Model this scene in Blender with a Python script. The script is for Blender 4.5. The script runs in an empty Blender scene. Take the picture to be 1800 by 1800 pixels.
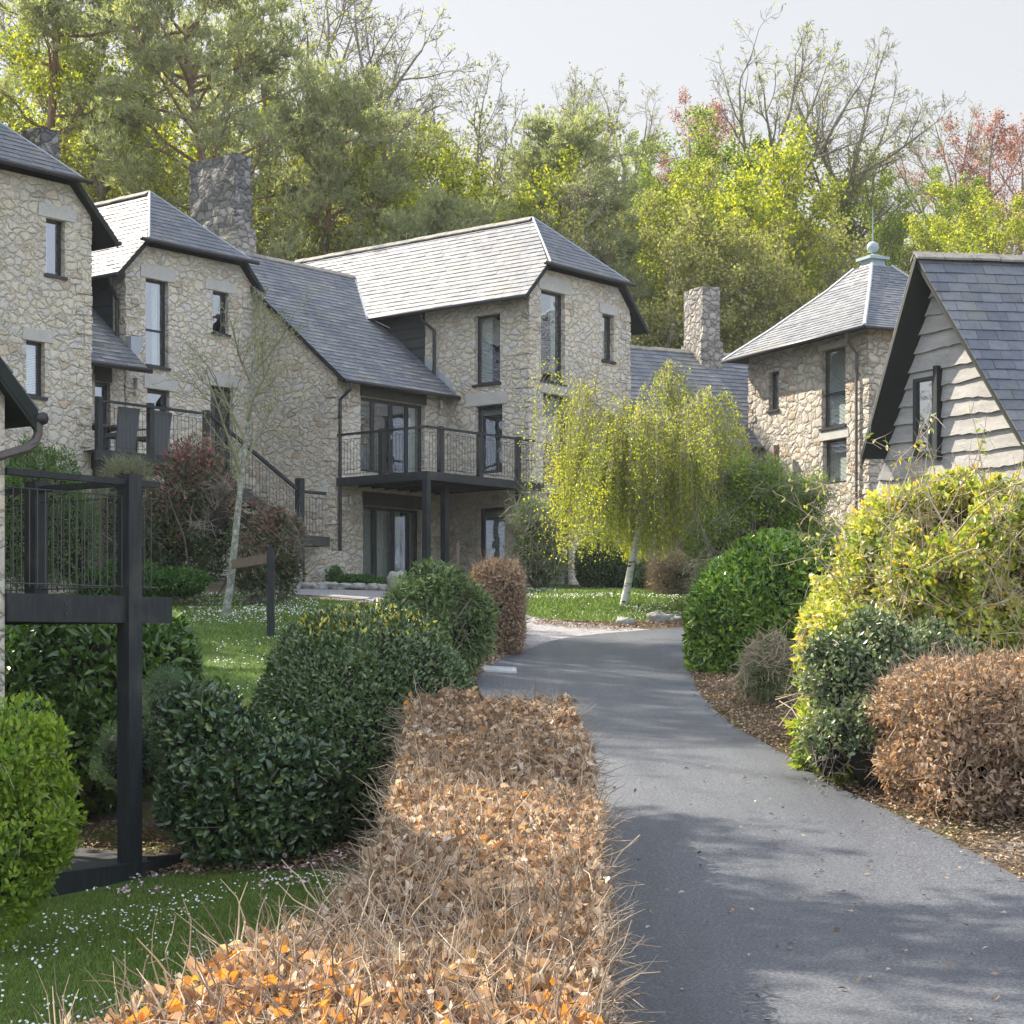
import bpy, math, random
import numpy as np
from mathutils import Vector
R_ = math.radians
scene = bpy.context.scene
COL = scene.collection

# ------------------------------------------------------------------ camera
cam_d = bpy.data.cameras.new("camera")
cam = bpy.data.objects.new("camera", cam_d)
COL.objects.link(cam)
cam.location = (0, 0, 0)
cam.rotation_euler = (R_(90), 0, 0)
cam_d.sensor_width = 36.0
cam_d.lens = 66.0
cam_d.shift_y = 0.1306
cam_d.clip_start = 0.1
cam_d.clip_end = 3000
scene.camera = cam

# ------------------------------------------------------------------ sky, sun, exposure
SUN_AZ = (-0.79, 0.61)
SUN_EL = R_(41)
w = bpy.data.worlds.new("World")
scene.world = w
w.use_nodes = True
nt = w.node_tree
bg = nt.nodes["Background"]
sky = nt.nodes.new("ShaderNodeTexSky")
sky.sky_type = 'NISHITA'
sky.sun_disc = False
sky.sun_elevation = SUN_EL
sky.sun_rotation = math.atan2(SUN_AZ[0], SUN_AZ[1])
sky.air_density = 1.0
sky.dust_density = 3.0
sky.ozone_density = 1.2
# thin high haze veils the blue: an even pale layer over the physical sky
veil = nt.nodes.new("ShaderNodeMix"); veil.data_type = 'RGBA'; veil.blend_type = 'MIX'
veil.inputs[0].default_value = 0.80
# veil brightened overhead and behind the camera: added fill that lifts the shade
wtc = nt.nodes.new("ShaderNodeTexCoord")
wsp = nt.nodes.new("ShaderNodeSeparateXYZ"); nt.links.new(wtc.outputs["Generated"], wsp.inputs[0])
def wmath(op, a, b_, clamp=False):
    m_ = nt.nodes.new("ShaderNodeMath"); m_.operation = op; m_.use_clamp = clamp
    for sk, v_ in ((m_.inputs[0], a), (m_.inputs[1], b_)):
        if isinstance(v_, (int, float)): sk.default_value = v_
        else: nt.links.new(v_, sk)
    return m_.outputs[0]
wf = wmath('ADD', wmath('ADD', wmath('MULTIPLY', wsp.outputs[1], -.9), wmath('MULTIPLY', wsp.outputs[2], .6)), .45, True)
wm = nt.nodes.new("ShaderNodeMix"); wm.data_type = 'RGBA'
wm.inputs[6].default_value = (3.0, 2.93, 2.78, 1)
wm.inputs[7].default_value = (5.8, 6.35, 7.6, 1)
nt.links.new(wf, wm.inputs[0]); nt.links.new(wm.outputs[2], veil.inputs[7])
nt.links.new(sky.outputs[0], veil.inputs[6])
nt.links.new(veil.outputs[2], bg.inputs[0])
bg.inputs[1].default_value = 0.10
sd = bpy.data.lights.new("sun", 'SUN')
sd.energy = 5.0
sd.angle = R_(0.53)
sd.color = (1.0, 0.90, 0.76)
sun = bpy.data.objects.new("sun", sd)
COL.objects.link(sun)
sv = Vector((SUN_AZ[0] * math.cos(SUN_EL), SUN_AZ[1] * math.cos(SUN_EL), math.sin(SUN_EL))).normalized()
sun.rotation_euler = sv.to_track_quat('Z', 'Y').to_euler()
sun.location = (-30, 30, 40)
scene.view_settings.view_transform = 'Standard'
scene.view_settings.look = 'None'
scene.view_settings.exposure = 1.4
scene.view_settings.gamma = 1.0
scene.render.engine = 'CYCLES'
scene.cycles.max_bounces = 8
scene.cycles.transparent_max_bounces = 12
scene.cycles.use_denoising = True

# ------------------------------------------------------------------ mesh helpers
F = 3300.0          # focal length in pixels of the 1800 px photograph
CX, HY = 900.0, 1135.0
BASE = {}
UPZ = np.array([0, 0, 1.0])


def nrm(a):
    a = np.asarray(a, float)
    return a / np.maximum(np.linalg.norm(a, axis=-1, keepdims=True), 1e-9)


def set_tag(o, label=None, cat=None, group=None, kind=None):
    if label: o["label"] = label
    if cat: o["category"] = cat
    if group: o["group"] = group
    if kind: o["kind"] = kind
    return o


def thing(name, label, cat, loc, group=None):
    o = bpy.data.objects.new(name, None)
    COL.objects.link(o)
    o.location = loc
    o.empty_display_size = 0.2
    BASE[o.name] = np.array(loc, float)
    return set_tag(o, label, cat, group)


def copy_thing(root, loc, rz=0.0, s=1.0, label=None, group=None):
    r = root.copy()
    COL.objects.link(r)
    r.location = loc
    r.rotation_euler = (0, 0, rz)
    r.scale = (s, s, s)
    if label: r["label"] = label
    if group: r["group"] = group
    for ch in list(root.children):
        c = ch.copy()
        COL.objects.link(c)
        c.parent = r
        for g in list(ch.children):
            d = g.copy()
            COL.objects.link(d)
            d.parent = c
    return r


class NM:
    """collects polygons (as numpy blocks) and links them as one mesh object"""
    def __init__(s):
        s.V = []; s.loops = []; s.sizes = []; s.mi = []; s.rv = []; s.n = 0

    def add(s, V, Fc, mi=0, rnd=None):
        V = np.asarray(V, float).reshape(-1, 3)
        Fc = np.asarray(Fc, int)
        s.V.append(V)
        s.loops.append((Fc + s.n).ravel())
        s.sizes.append(np.full(len(Fc), Fc.shape[1], int))
        s.mi.append(np.full(len(Fc), mi, int))
        if rnd is None:
            s.rv.append(np.full(len(V), random.random()))
        else:
            s.rv.append(np.broadcast_to(np.asarray(rnd, float), (len(V),)).copy())
        s.n += len(V)

    def poly(s, pts, mi=0, rnd=None):
        s.add(pts, [list(range(len(pts)))], mi, rnd)

    def box8(s, p, mi=0, rnd=None):
        s.add(p, [[0, 3, 2, 1], [4, 5, 6, 7], [0, 1, 5, 4], [1, 2, 6, 5], [2, 3, 7, 6], [3, 0, 4, 7]], mi, rnd)

    def obox(s, o, a, b, c, mi=0, rnd=None):
        o, a, b, c = [np.asarray(q, float) for q in (o, a, b, c)]
        s.box8([o, o + a, o + a + b, o + b, o + c, o + a + c, o + a + b + c, o + b + c], mi, rnd)

    def bar(s, p, q, w, h, mi=0, up=(0, 0, 1), rnd=None):
        """beam from p to q, cross-section w (sideways) by h (up), centred on the line"""
        p, q = np.asarray(p, float), np.asarray(q, float)
        d = nrm(q - p)
        side = np.cross(d, up)
        if np.linalg.norm(side) < 1e-4:
            side = np.cross(d, (1, 0, 0))
        side = nrm(side)
        u = np.cross(side, d)
        a = [-side * w / 2 - u * h / 2, side * w / 2 - u * h / 2, side * w / 2 + u * h / 2, -side * w / 2 + u * h / 2]
        s.box8([p + k for k in a] + [q + k for k in a], mi, rnd)

    def prism(s, pts, ex, mi=0, rnd=None):
        pts = np.asarray(pts, float)
        n = len(pts)
        ex = np.asarray(ex, float)
        V = np.vstack([pts, pts + ex])
        s.n0 = s.n
        s.add(V, [list(range(n))], mi, rnd)
        base = s.n - len(V)
        fl = [[n + i for i in range(n)]]
        s.loops.append(np.array(fl).ravel() + base); s.sizes.append(np.array([n])); s.mi.append(np.array([mi]))
        qs = np.array([[i, (i + 1) % n, n + (i + 1) % n, n + i] for i in range(n)])
        s.loops.append((qs + base).ravel()); s.sizes.append(np.full(n, 4)); s.mi.append(np.full(n, mi))

    def tubes(s, P, Rr, sides=4, mi=0, rnd=None, cap=True):
        P = np.asarray(P, float)
        if P.ndim == 2: P = P[None]
        Rr = np.asarray(Rr, float)
        N, K, _ = P.shape
        if Rr.ndim == 0: Rr = np.full((N, K), float(Rr))
        if Rr.ndim == 1: Rr = np.broadcast_to(Rr[None], (N, K))
        T = np.empty_like(P)
        T[:, 1:-1] = P[:, 2:] - P[:, :-2]
        T[:, 0] = P[:, 1] - P[:, 0]
        T[:, -1] = P[:, -1] - P[:, -2]
        T = nrm(T)
        ref = np.where(np.abs(T[:, :1, 2:3]) > 0.9, np.array([1.0, 0, 0]), np.array([0, 0, 1.0]))
        A = nrm(np.cross(T, np.broadcast_to(ref, T.shape)))
        B = np.cross(T, A)
        ang = np.arange(sides) * 2 * math.pi / sides
        V = P[:, :, None] + (A[:, :, None] * np.cos(ang)[None, None, :, None] + B[:, :, None] * np.sin(ang)[None, None, :, None]) * Rr[:, :, None, None]
        i = np.arange(N)[:, None, None]; k = np.arange(K - 1)[None, :, None]; j = np.arange(sides)[None, None, :]
        b = i * K * sides + k * sides
        j2 = (j + 1) % sides
        Fc = np.stack([b + j, b + j2, b + sides + j2, b + sides + j], -1).reshape(-1, 4)
        rr = None
        if rnd is not None:
            rr = np.repeat(np.broadcast_to(np.asarray(rnd, float), (N,)), K * sides)
        s.add(V.reshape(-1, 3), Fc, mi, rr)
        if cap and sides > 2:
            base = s.n - N * K * sides
            ii = np.arange(N)[:, None] * K * sides
            c1 = ii + np.arange(sides)[None, ::-1]
            c2 = ii + (K - 1) * sides + np.arange(sides)[None]
            C = np.vstack([c1, c2])
            s.loops.append((C + base).ravel()); s.sizes.append(np.full(len(C), sides)); s.mi.append(np.full(len(C), mi))

    def leaves(s, P, D, N, L, W, mi=0, rnd=None, fold=0.25, hi=False, curl=0.0):
        """P base points, D leaf axis, N leaf normal, L lengths, W widths"""
        n = len(P)
        D = nrm(D)
        S = nrm(np.cross(D, N))
        U = np.cross(S, D)
        L = np.broadcast_to(np.asarray(L, float), (n,))[:, None]
        W = np.broadcast_to(np.asarray(W, float), (n,))[:, None]
        cu = np.broadcast_to(np.asarray(curl, float), (n,))[:, None]
        if rnd is None: rnd = np.random.rand(n)
        if not hi:
            V = np.stack([P, P + D * L * .45 + S * W * .5 + U * W * fold, P + D * L - U * L * cu * .4, P + D * L * .45 - S * W * .5 + U * W * fold], 1)
            b = np.arange(n)[:, None] * 4
            Fc = np.vstack([b + [0, 1, 2], b + [0, 2, 3]])
            s.add(V.reshape(-1, 3), Fc, mi, np.repeat(rnd, 4))
        else:
            def row(t, wd, lift):
                c = P + D * L * t - U * L * cu * t * t
                return [c + S * W * wd + U * W * fold * wd * 2, c, c - S * W * wd + U * W * fold * wd * 2]
            r1, r2 = row(.3, .46, 0), row(.68, .40, 0)
            tip = P + D * L * .98 - U * L * cu
            V = np.stack([P] + r1 + r2 + [tip], 1)
            b = np.arange(n)[:, None] * 8
            T3 = np.vstack([b + [0, 1, 2], b + [0, 2, 3], b + [4, 7, 5], b + [5, 7, 6]])
            s.add(V.reshape(-1, 3), T3, mi, np.repeat(rnd, 8))
            base = s.n - n * 8
            Q = np.vstack([b + [1, 4, 5, 2], b + [2, 5, 6, 3]])
            s.loops.append((Q + base).ravel()); s.sizes.append(np.full(len(Q), 4)); s.mi.append(np.full(len(Q), mi))

    def build(s, name, mats, parent=None, smooth=False, **tags):
        V = np.vstack(s.V)
        off = np.zeros(3)
        if parent is not None:
            top = parent
            while top.parent is not None: top = top.parent
            off = BASE.get(top.name, np.zeros(3))
        elif tags.get('base') is not None:
            off = np.array(tags['base'], float)
        tags.pop('base', None)
        loops = np.concatenate(s.loops); sizes = np.concatenate(s.sizes); mi = np.concatenate(s.mi)
        me = bpy.data.meshes.new(name)
        me.vertices.add(len(V)); me.vertices.foreach_set("co", (V - off).astype(np.float32).ravel())
        me.loops.add(len(loops)); me.loops.foreach_set("vertex_index", loops.astype(np.int32))
        me.polygons.add(len(sizes))
        st = np.concatenate([[0], np.cumsum(sizes)[:-1]])
        me.polygons.foreach_set("loop_start", st.astype(np.int32))
        me.polygons.foreach_set("loop_total", sizes.astype(np.int32))
        me.polygons.foreach_set("material_index", mi.astype(np.int32))
        if not isinstance(mats, (list, tuple)): mats = [mats]
        for m in mats: me.materials.append(m)
        at = me.attributes.new("rnd", 'FLOAT', 'POINT')
        at.data.foreach_set("value", np.concatenate(s.rv).astype(np.float32))
        me.polygons.foreach_set("use_smooth", np.full(len(sizes), bool(smooth)))
        me.update(calc_edges=True)
        me.validate()
        o = bpy.data.objects.new(name, me)
        COL.objects.link(o)
        if parent is not None:
            o.parent = parent
        else:
            o.location = off
            BASE[o.name] = off
        return set_tag(o, **tags)


def clip_half(poly, nx, ny, c):
    """keep the side nx*x+ny*y<=c of a 2-D polygon"""
    out = []
    n = len(poly)
    for i in range(n):
        a, b = poly[i], poly[(i + 1) % n]
        da, db = nx * a[0] + ny * a[1] - c, nx * b[0] + ny * b[1] - c
        if da <= 0: out.append(a)
        if (da < 0 < db) or (db < 0 < da):
            t = da / (da - db)
            out.append((a[0] + (b[0] - a[0]) * t, a[1] + (b[1] - a[1]) * t))
    return out


def clip_rect(poly, x0, x1, y0, y1):
    p = clip_half(poly, -1, 0, -x0)
    if len(p) > 2: p = clip_half(p, 1, 0, x1)
    if len(p) > 2: p = clip_half(p, 0, -1, -y0)
    if len(p) > 2: p = clip_half(p, 0, 1, y1)
    return p


def clip_convex(poly, conv):
    area = sum(conv[i][0] * conv[(i + 1) % len(conv)][1] - conv[(i + 1) % len(conv)][0] * conv[i][1] for i in range(len(conv)))
    sgn = 1 if area > 0 else -1
    for i in range(len(conv)):
        a, b = conv[i], conv[(i + 1) % len(conv)]
        nx, ny = (b[1] - a[1]) * sgn, -(b[0] - a[0]) * sgn
        poly = clip_half(poly, nx, ny, nx * a[0] + ny * a[1])
        if len(poly) < 3: return []
    return poly


def inside(P, poly):
    x, y = P[:, 0], P[:, 1]
    c = np.zeros(len(P), bool)
    n = len(poly)
    for i in range(n):
        x1, y1 = poly[i]; x2, y2 = poly[(i + 1) % n]
        if y1 == y2: continue
        c ^= ((y1 > y) != (y2 > y)) & (x < (x2 - x1) * (y - y1) / (y2 - y1) + x1)
    return c


_g = np.random.RandomState(5)
_NT = _g.rand(64, 64, 16)


def vnoise(x, y, z=0.0, s=1.0):
    """smooth value noise in 0..1 on numpy arrays"""
    x = np.asarray(x, float) * s; y = np.asarray(y, float) * s; z = np.asarray(z, float) * s + np.zeros_like(x)
    xi, yi, zi = np.floor(x).astype(int), np.floor(y).astype(int), np.floor(z).astype(int)
    fx, fy, fz = x - xi, y - yi, z - zi
    fx, fy, fz = [t * t * (3 - 2 * t) for t in (fx, fy, fz)]
    g = lambda a, b, c: _NT[(xi + a) % 64, (yi + b) % 64, (zi + c) % 16]
    l = lambda a, b, t: a + (b - a) * t
    return l(l(l(g(0, 0, 0), g(1, 0, 0), fx), l(g(0, 1, 0), g(1, 1, 0), fx), fy), l(l(g(0, 0, 1), g(1, 0, 1), fx), l(g(0, 1, 1), g(1, 1, 1), fx), fy), fz)


# ------------------------------------------------------------------ materials
class MT:
    def __init__(s, name):
        s.m = bpy.data.materials.new(name); s.m.use_nodes = True
        s.nt = s.m.node_tree; s.b = s.nt.nodes["Principled BSDF"]; s.out = s.nt.nodes["Material Output"]

    def n(s, t, **k):
        nd = s.nt.nodes.new(t)
        for a, v in k.items():
            if a.startswith("i_"):
                nd.inputs[int(a[2:]) if a[2:].isdigit() else a[2:].replace("_", " ")].default_value = v
            else: setattr(nd, a, v)
        return nd

    def l(s, a, b): s.nt.links.new(a, b)

    def ramp(s, fac, stops, interp='LINEAR'):
        r = s.n("ShaderNodeValToRGB")
        r.color_ramp.interpolation = interp
        e = r.color_ramp.elements
        while len(e) > 1: e.remove(e[0])
        e[0].position = stops[0][0]; e[0].color = (*stops[0][1], 1)
        for p, c in stops[1:]:
            k = e.new(p); k.color = (*c, 1)
        s.l(fac, r.inputs[0])
        return r.outputs[0]

    def mix(s, fac, a, b, mode='MIX'):
        m = s.n("ShaderNodeMix", data_type='RGBA', blend_type=mode)
        for sock, v in ((m.inputs[0], fac), (m.inputs[6], a), (m.inputs[7], b)):
            if isinstance(v, (int, float)): sock.default_value = v
            elif isinstance(v, tuple): sock.default_value = (*v, 1)
            else: s.l(v, sock)
        return m.outputs[2]

    def math(s, op, a, b=0.0, clamp=False):
        m = s.n("ShaderNodeMath", operation=op); m.use_clamp = clamp
        for sock, v in ((m.inputs[0], a), (m.inputs[1], b)):
            if isinstance(v, (int, float)): sock.default_value = v
            else: s.l(v, sock)
        return m.outputs[0]

    def coord(s, scale=(1, 1, 1), kind="Object", loc=(0, 0, 0)):
        tc = s.n("ShaderNodeTexCoord")
        mp = s.n("ShaderNodeMapping")
        mp.inputs["Scale"].default_value = scale
        mp.inputs["Location"].default_value = loc
        s.l(tc.outputs[kind], mp.inputs[0])
        return mp.outputs[0]

    def noise(s, vec, scale, detail=4, rough=.55, out=0):
        t = s.n("ShaderNodeTexNoise"); t.inputs["Scale"].default_value = scale
        t.inputs["Detail"].default_value = detail; t.inputs["Roughness"].default_value = rough
        s.l(vec, t.inputs["Vector"])
        return t.outputs[out]

    def bump(s, h, strength=.5, dist=.02, prev=None):
        b = s.n("ShaderNodeBump"); b.inputs["Strength"].default_value = strength; b.inputs["Distance"].default_value = dist
        s.l(h, b.inputs["Height"])
        if prev is not None: s.l(prev, b.inputs["Normal"])
        return b.outputs[0]

    def attr(s, name="rnd"):
        a = s.n("ShaderNodeAttribute"); a.attribute_name = name
        return a.outputs["Fac"]

    def fin(s, col, rough=.7, spec=.5, normal=None):
        if isinstance(col, tuple): s.b.inputs["Base Color"].default_value = (*col, 1)
        else: s.l(col, s.b.inputs["Base Color"])
        if isinstance(rough, (int, float)): s.b.inputs["Roughness"].default_value = rough
        else: s.l(rough, s.b.inputs["Roughness"])
        s.b.inputs["Specular IOR Level"].default_value = spec
        if normal is not None: s.l(normal, s.b.inputs["Normal"])
        return s.m


def plain(name, col, rough=.6, var=.25, scale=6.0, bump=.2, spec=.4, stretch=(1, 1, 1)):
    t = MT(name)
    v = t.coord(stretch)
    n1 = t.noise(v, scale, 6, .6)
    n2 = t.noise(v, scale * 7, 3, .6)
    c = t.ramp(n1, [(.25, tuple(x * (1 - var) for x in col)), (.75, tuple(min(1, x * (1 + var)) for x in col))])
    c = t.mix(.35, c, t.ramp(n2, [(.3, tuple(x * .6 for x in col)), (.7, tuple(min(1, x * 1.3) for x in col))]))
    return t.fin(c, rough, spec, t.bump(n2, bump, .01))


def stone_mat(name, cols, mortar, scale=(3.9, 3.9, 6.2), moss=0.0, relief=1.0, warp=.16):
    t = MT(name)
    v = t.coord()
    wn = t.noise(v, 2.6, 3, .6, 1)
    sub = t.n("ShaderNodeVectorMath", operation='SUBTRACT'); t.l(wn, sub.inputs[0]); sub.inputs[1].default_value = (.5, .5, .5)
    sc = t.n("ShaderNodeVectorMath", operation='SCALE'); t.l(sub.outputs[0], sc.inputs[0]); sc.inputs[3].default_value = warp * 2
    ad0 = t.n("ShaderNodeVectorMath", operation='ADD'); t.l(v, ad0.inputs[0]); t.l(sc.outputs[0], ad0.inputs[1])
    sub2 = t.n("ShaderNodeVectorMath", operation='SUBTRACT'); t.l(t.noise(v, 9, 3, .6, 1), sub2.inputs[0]); sub2.inputs[1].default_value = (.5, .5, .5)
    sc2 = t.n("ShaderNodeVectorMath", operation='SCALE'); t.l(sub2.outputs[0], sc2.inputs[0]); sc2.inputs[3].default_value = .11
    ad = t.n("ShaderNodeVectorMath", operation='ADD'); t.l(ad0.outputs[0], ad.inputs[0]); t.l(sc2.outputs[0], ad.inputs[1])
    mp = t.n("ShaderNodeMapping"); mp.inputs["Scale"].default_value = scale; t.l(ad.outputs[0], mp.inputs[0])
    v1 = t.n("ShaderNodeTexVoronoi", feature='F1'); v1.inputs["Scale"].default_value = 1.0; t.l(mp.outputs[0], v1.inputs["Vector"])
    v2 = t.n("ShaderNodeTexVoronoi", feature='DISTANCE_TO_EDGE'); v2.inputs["Scale"].default_value = 1.0; t.l(mp.outputs[0], v2.inputs["Vector"])
    for q in (v1, v2): q.inputs["Randomness"].default_value = .95
    sep = t.n("ShaderNodeSeparateColor"); t.l(v1.outputs["Color"], sep.inputs[0])
    c = t.ramp(sep.outputs[0], cols, 'CONSTANT')
    fine = t.noise(v, 22, 6, .7)
    c = t.mix(.30, c, tuple(mortar))
    c = t.mix(.7, c, t.ramp(fine, [(.25, (.5, .5, .51)), (.5, (1, 1, 1)), (.75, (1.4, 1.38, 1.33))]), 'MULTIPLY')
    spots = t.noise(v, 60, 4, .75)
    c = t.mix(t.math('MULTIPLY', t.ramp(spots, [(.58, (0, 0, 0)), (.7, (1, 1, 1))]), .35), c, (.10, .10, .10))
    big = t.noise(v, .7, 5, .6)
    c = t.mix(.5, c, t.ramp(big, [(.3, (.80, .79, .76)), (.7, (1.2, 1.18, 1.12))]), 'MULTIPLY')
    edge = t.ramp(v2.outputs["Distance"], [(.015, (1, 1, 1)), (.06, (0, 0, 0))])
    c = t.mix(t.math('MULTIPLY', edge, .38), c, t.mix(fine, tuple(x * .62 for x in mortar), mortar))
    if moss:
        c = t.mix(t.math('MULTIPLY', t.ramp(big, [(.5, (0, 0, 0)), (.62, (1, 1, 1))]), moss), c, (.10, .10, .04))
    dome = t.ramp(v2.outputs["Distance"], [(0, (0, 0, 0)), (.05, (.35, .35, .35)), (.13, (.8, .8, .8)), (.3, (1, 1, 1))], 'EASE')
    tilt = t.math('MULTIPLY', sep.outputs[1], .7)
    h = t.math('ADD', t.math('MULTIPLY', dome, t.math('ADD', tilt, .6)), t.math('MULTIPLY', fine, .35))
    return t.fin(c, .88, .25, t.bump(h, 1.0, .055 * relief))


def leaf_mat(name, stops, rough=.45, trans=.3, spec=.4, tint=(1.25, 1.35, .6)):
    t = MT(name)
    c = t.ramp(t.attr(), stops)
    t.fin(c, rough, spec)
    tr = t.n("ShaderNodeBsdfTranslucent")
    t.l(t.mix(1.0, c, tint, 'MULTIPLY'), tr.inputs[0])
    mx = t.n("ShaderNodeMixShader"); mx.inputs[0].default_value = trans
    t.l(t.b.outputs[0], mx.inputs[1]); t.l(tr.outputs[0], mx.inputs[2]); t.l(mx.outputs[0], t.out.inputs[0])
    return t.m


M = {}
M['stone'] = stone_mat("rubble_stone", [(0, (.61, .545, .425)), (.12, (.66, .60, .505)), (.26, (.55, .53, .475)), (.38, (.66, .60, .49)), (.52, (.58, .545, .485)), (.64, (.63, .59, .50)), (.80, (.47, .37, .28)), (.83, (.58, .58, .56)), (.93, (.36, .34, .31)), (.955, (.68, .64, .56))], (.60, .545, .43), relief=.72)
M['stone_warm'] = stone_mat("cream_rubble_stone", [(0, (.50, .44, .36)), (.2, (.56, .52, .44)), (.4, (.45, .42, .37)), (.6, (.60, .54, .44)), (.8, (.50, .46, .42)), (.93, (.42, .32, .23))], (.46, .42, .35), scale=(3.0, 3.0, 4.2), relief=1.35)
M['stone_dark'] = stone_mat("lichen_dark_stone", [(0, (.20, .20, .20)), (.25, (.28, .28, .27)), (.45, (.15, .15, .155)), (.65, (.38, .37, .35)), (.82, (.24, .24, .24)), (.92, (.44, .42, .39))], (.16, .155, .15), scale=(3.6, 3.6, 4.8), relief=1.6)
M['stone_stack'] = stone_mat("chimney_grey_stone", [(0, (.42, .40, .36)), (.3, (.50, .47, .42)), (.55, (.34, .33, .32)), (.8, (.46, .44, .38))], (.16, .15, .14), scale=(3.8, 3.8, 5.0), relief=1.6)
M['lintel'] = plain("granite_lintel", (.47, .46, .42), .85, .15, 3, .3, .2)
M['rock'] = plain("garden_rock", (.30, .30, .27), .9, .4, 3, .6, .2)
M['lead'] = plain("lead_sheet", (.36, .39, .42), .45, .2, 4, .1, .5)
M['patina'] = plain("lead_finial", (.33, .40, .42), .5, .2, 4, .1, .5)
t = MT("black_stained_timber")
v = t.coord((9, 9, 1.2))
n1 = t.noise(v, 3, 6, .7); n2 = t.noise(t.coord(), 2.2, 5, .6)
c = t.ramp(n1, [(.3, (.008, .012, .013)), (.55, (.018, .024, .026)), (.75, (.042, .046, .044))])
c = t.mix(t.math('MULTIPLY', t.ramp(n2, [(.55, (0, 0, 0)), (.72, (1, 1, 1))]), .5), c, (.075, .072, .060))
M['timber'] = t.fin(c, .6, .45, t.bump(n1, .6, .012))
M['timber_worn'] = plain("weathered_dark_timber", (.060, .062, .052), .7, .4, 3, .5, .3, (1, 1, .3))
M['clad'] = plain("dark_timber_cladding", (.035, .045, .044), .65, .4, 2.5, .4, .4, (1, 1, 4))
M['soffit'] = plain("dark_soffit", (.018, .024, .021), .7, .3, 3, .2, .3)
M['frame'] = plain("dark_grey_frame", (.020, .027, .030), .4, .2, 5, .05, .5)
M['gutter'] = plain("gutter_metal", (.028, .028, .030), .45, .3, 5, .1, .5)
M['pipe_old'] = plain("worn_downpipe", (.10, .085, .075), .5, .35, 9, .2, .5)
M['wood_brown'] = plain("brown_wood", (.16, .10, .065), .8, .4, 5, .4, .3, (1, 1, .3))
M['wood_grey'] = plain("grey_brown_board", (.17, .13, .10), .8, .3, 5, .4, .3)
M['board'] = plain("silvered_board", (.36, .35, .33), .8, .35, 1.6, .4, .3, (1, 1, 5))
M['render_cream'] = plain("cream_panel", (.55, .47, .34), .9, .15, 3, .2, .2)
M['blind'] = plain("blind_slat", (.74, .76, .72), .5, .05, 3, 0, .3)
M['dark_room'] = plain("dim_room", (.035, .035, .032), .9, .3, 2, 0, .1)  # near-black colour carries the dimness of the unlit rooms
M['wire'] = plain("steel_rod", (.06, .065, .06), .45, .3, 9, 0, .5)
M['rattan'] = plain("grey_rattan", (.11, .12, .125), .7, .3, 30, .6, .3)
M['brass'] = plain("lamp_metal", (.45, .44, .40), .3, .1, 9, 0, .7)
M['curtain'] = plain("pale_curtain", (.60, .62, .58), .9, .1, 3, .1, .1)
M['blue_cloth'] = plain("blue_sofa", (.05, .13, .24), .9, .1, 3, .1, .1)
M['cover'] = plain("drain_cover_metal", (.46, .46, .44), .6, .25, 8, .4, .4)

t = MT("slate")
r = t.attr()
v = t.coord()
c = t.ramp(r, [(0, (.080, .093, .118)), (.3, (.115, .130, .155)), (.6, (.145, .157, .180)), (.85, (.18, .187, .20)), (1, (.235, .23, .225))])
c = t.mix(.55, c, t.ramp(t.noise(v, 9, 6, .7), [(.3, (.55, .55, .58)), (.7, (1.3, 1.28, 1.22))]), 'MULTIPLY')
c = t.mix(t.math('MULTIPLY', t.ramp(t.noise(v, 1.1, 6, .7), [(.50, (0, 0, 0)), (.66, (1, 1, 1))]), .45), c, (.21, .20, .15))
c = t.mix(t.math('MULTIPLY', t.ramp(t.noise(v, 4.5, 5, .75), [(.60, (0, 0, 0)), (.68, (1, 1, 1))]), .6), c, (.07, .085, .05))
M['slate'] = t.fin(c, t.ramp(t.noise(v, 5, 4, .6), [(.3, (.50, .50, .50)), (.7, (.74, .74, .74))]), .45, t.bump(t.noise(v, 25, 5, .7), .5, .008))

t = MT("ridge_tile")
v = t.coord()
c = t.ramp(t.noise(v, 6, 6, .7), [(.3, (.13, .13, .12)), (.55, (.24, .23, .20)), (.75, (.32, .30, .25))])
M['ridge'] = t.fin(c, .8, .3, t.bump(t.noise(v, 25, 4), .6, .02))

t = MT("glass")      # pane: mirror-like coat over a see-through body
v = t.coord()
gl = t.n("ShaderNodeBsdfGlossy"); gl.inputs["Roughness"].default_value = .01; gl.inputs[0].default_value = (.92, .96, 1, 1)
t.l(t.bump(t.noise(v, 1.6, 2, .5), .12, .05), gl.inputs["Normal"])
tr = t.n("ShaderNodeBsdfTransparent"); tr.inputs[0].default_value = (.80, .86, .84, 1)
mx = t.n("ShaderNodeMixShader"); mx.inputs[0].default_value = .34
t.l(tr.outputs[0], mx.inputs[1]); t.l(gl.outputs[0], mx.inputs[2]); t.l(mx.outputs[0], t.out.inputs[0])
M['glass'] = t.m

t = MT("asphalt")
v = t.coord()
n1 = t.noise(v, 48, 5, .85)
n2 = t.noise(v, .55, 5, .6)
n3 = t.noise(v, 130, 3, .8)
c = t.ramp(n1, [(.38, (.014, .019, .029)), (.5, (.056, .067, .087)), (.62, (.175, .185, .20))])
c = t.mix(.7, c, t.ramp(t.noise(t.coord((1.3, .10, 1)), 1.6, 4, .6), [(.35, (.78, .79, .82)), (.65, (1.22, 1.2, 1.16))]), 'MULTIPLY')
c = t.mix(.5, c, t.ramp(n2, [(.3, (.75, .76, .8)), (.7, (1.25, 1.22, 1.18))]), 'MULTIPLY')
M['asphalt'] = t.fin(c, .52, .62, t.bump(n3, .5, .006, t.bump(n1, .7, .010)))

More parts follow.
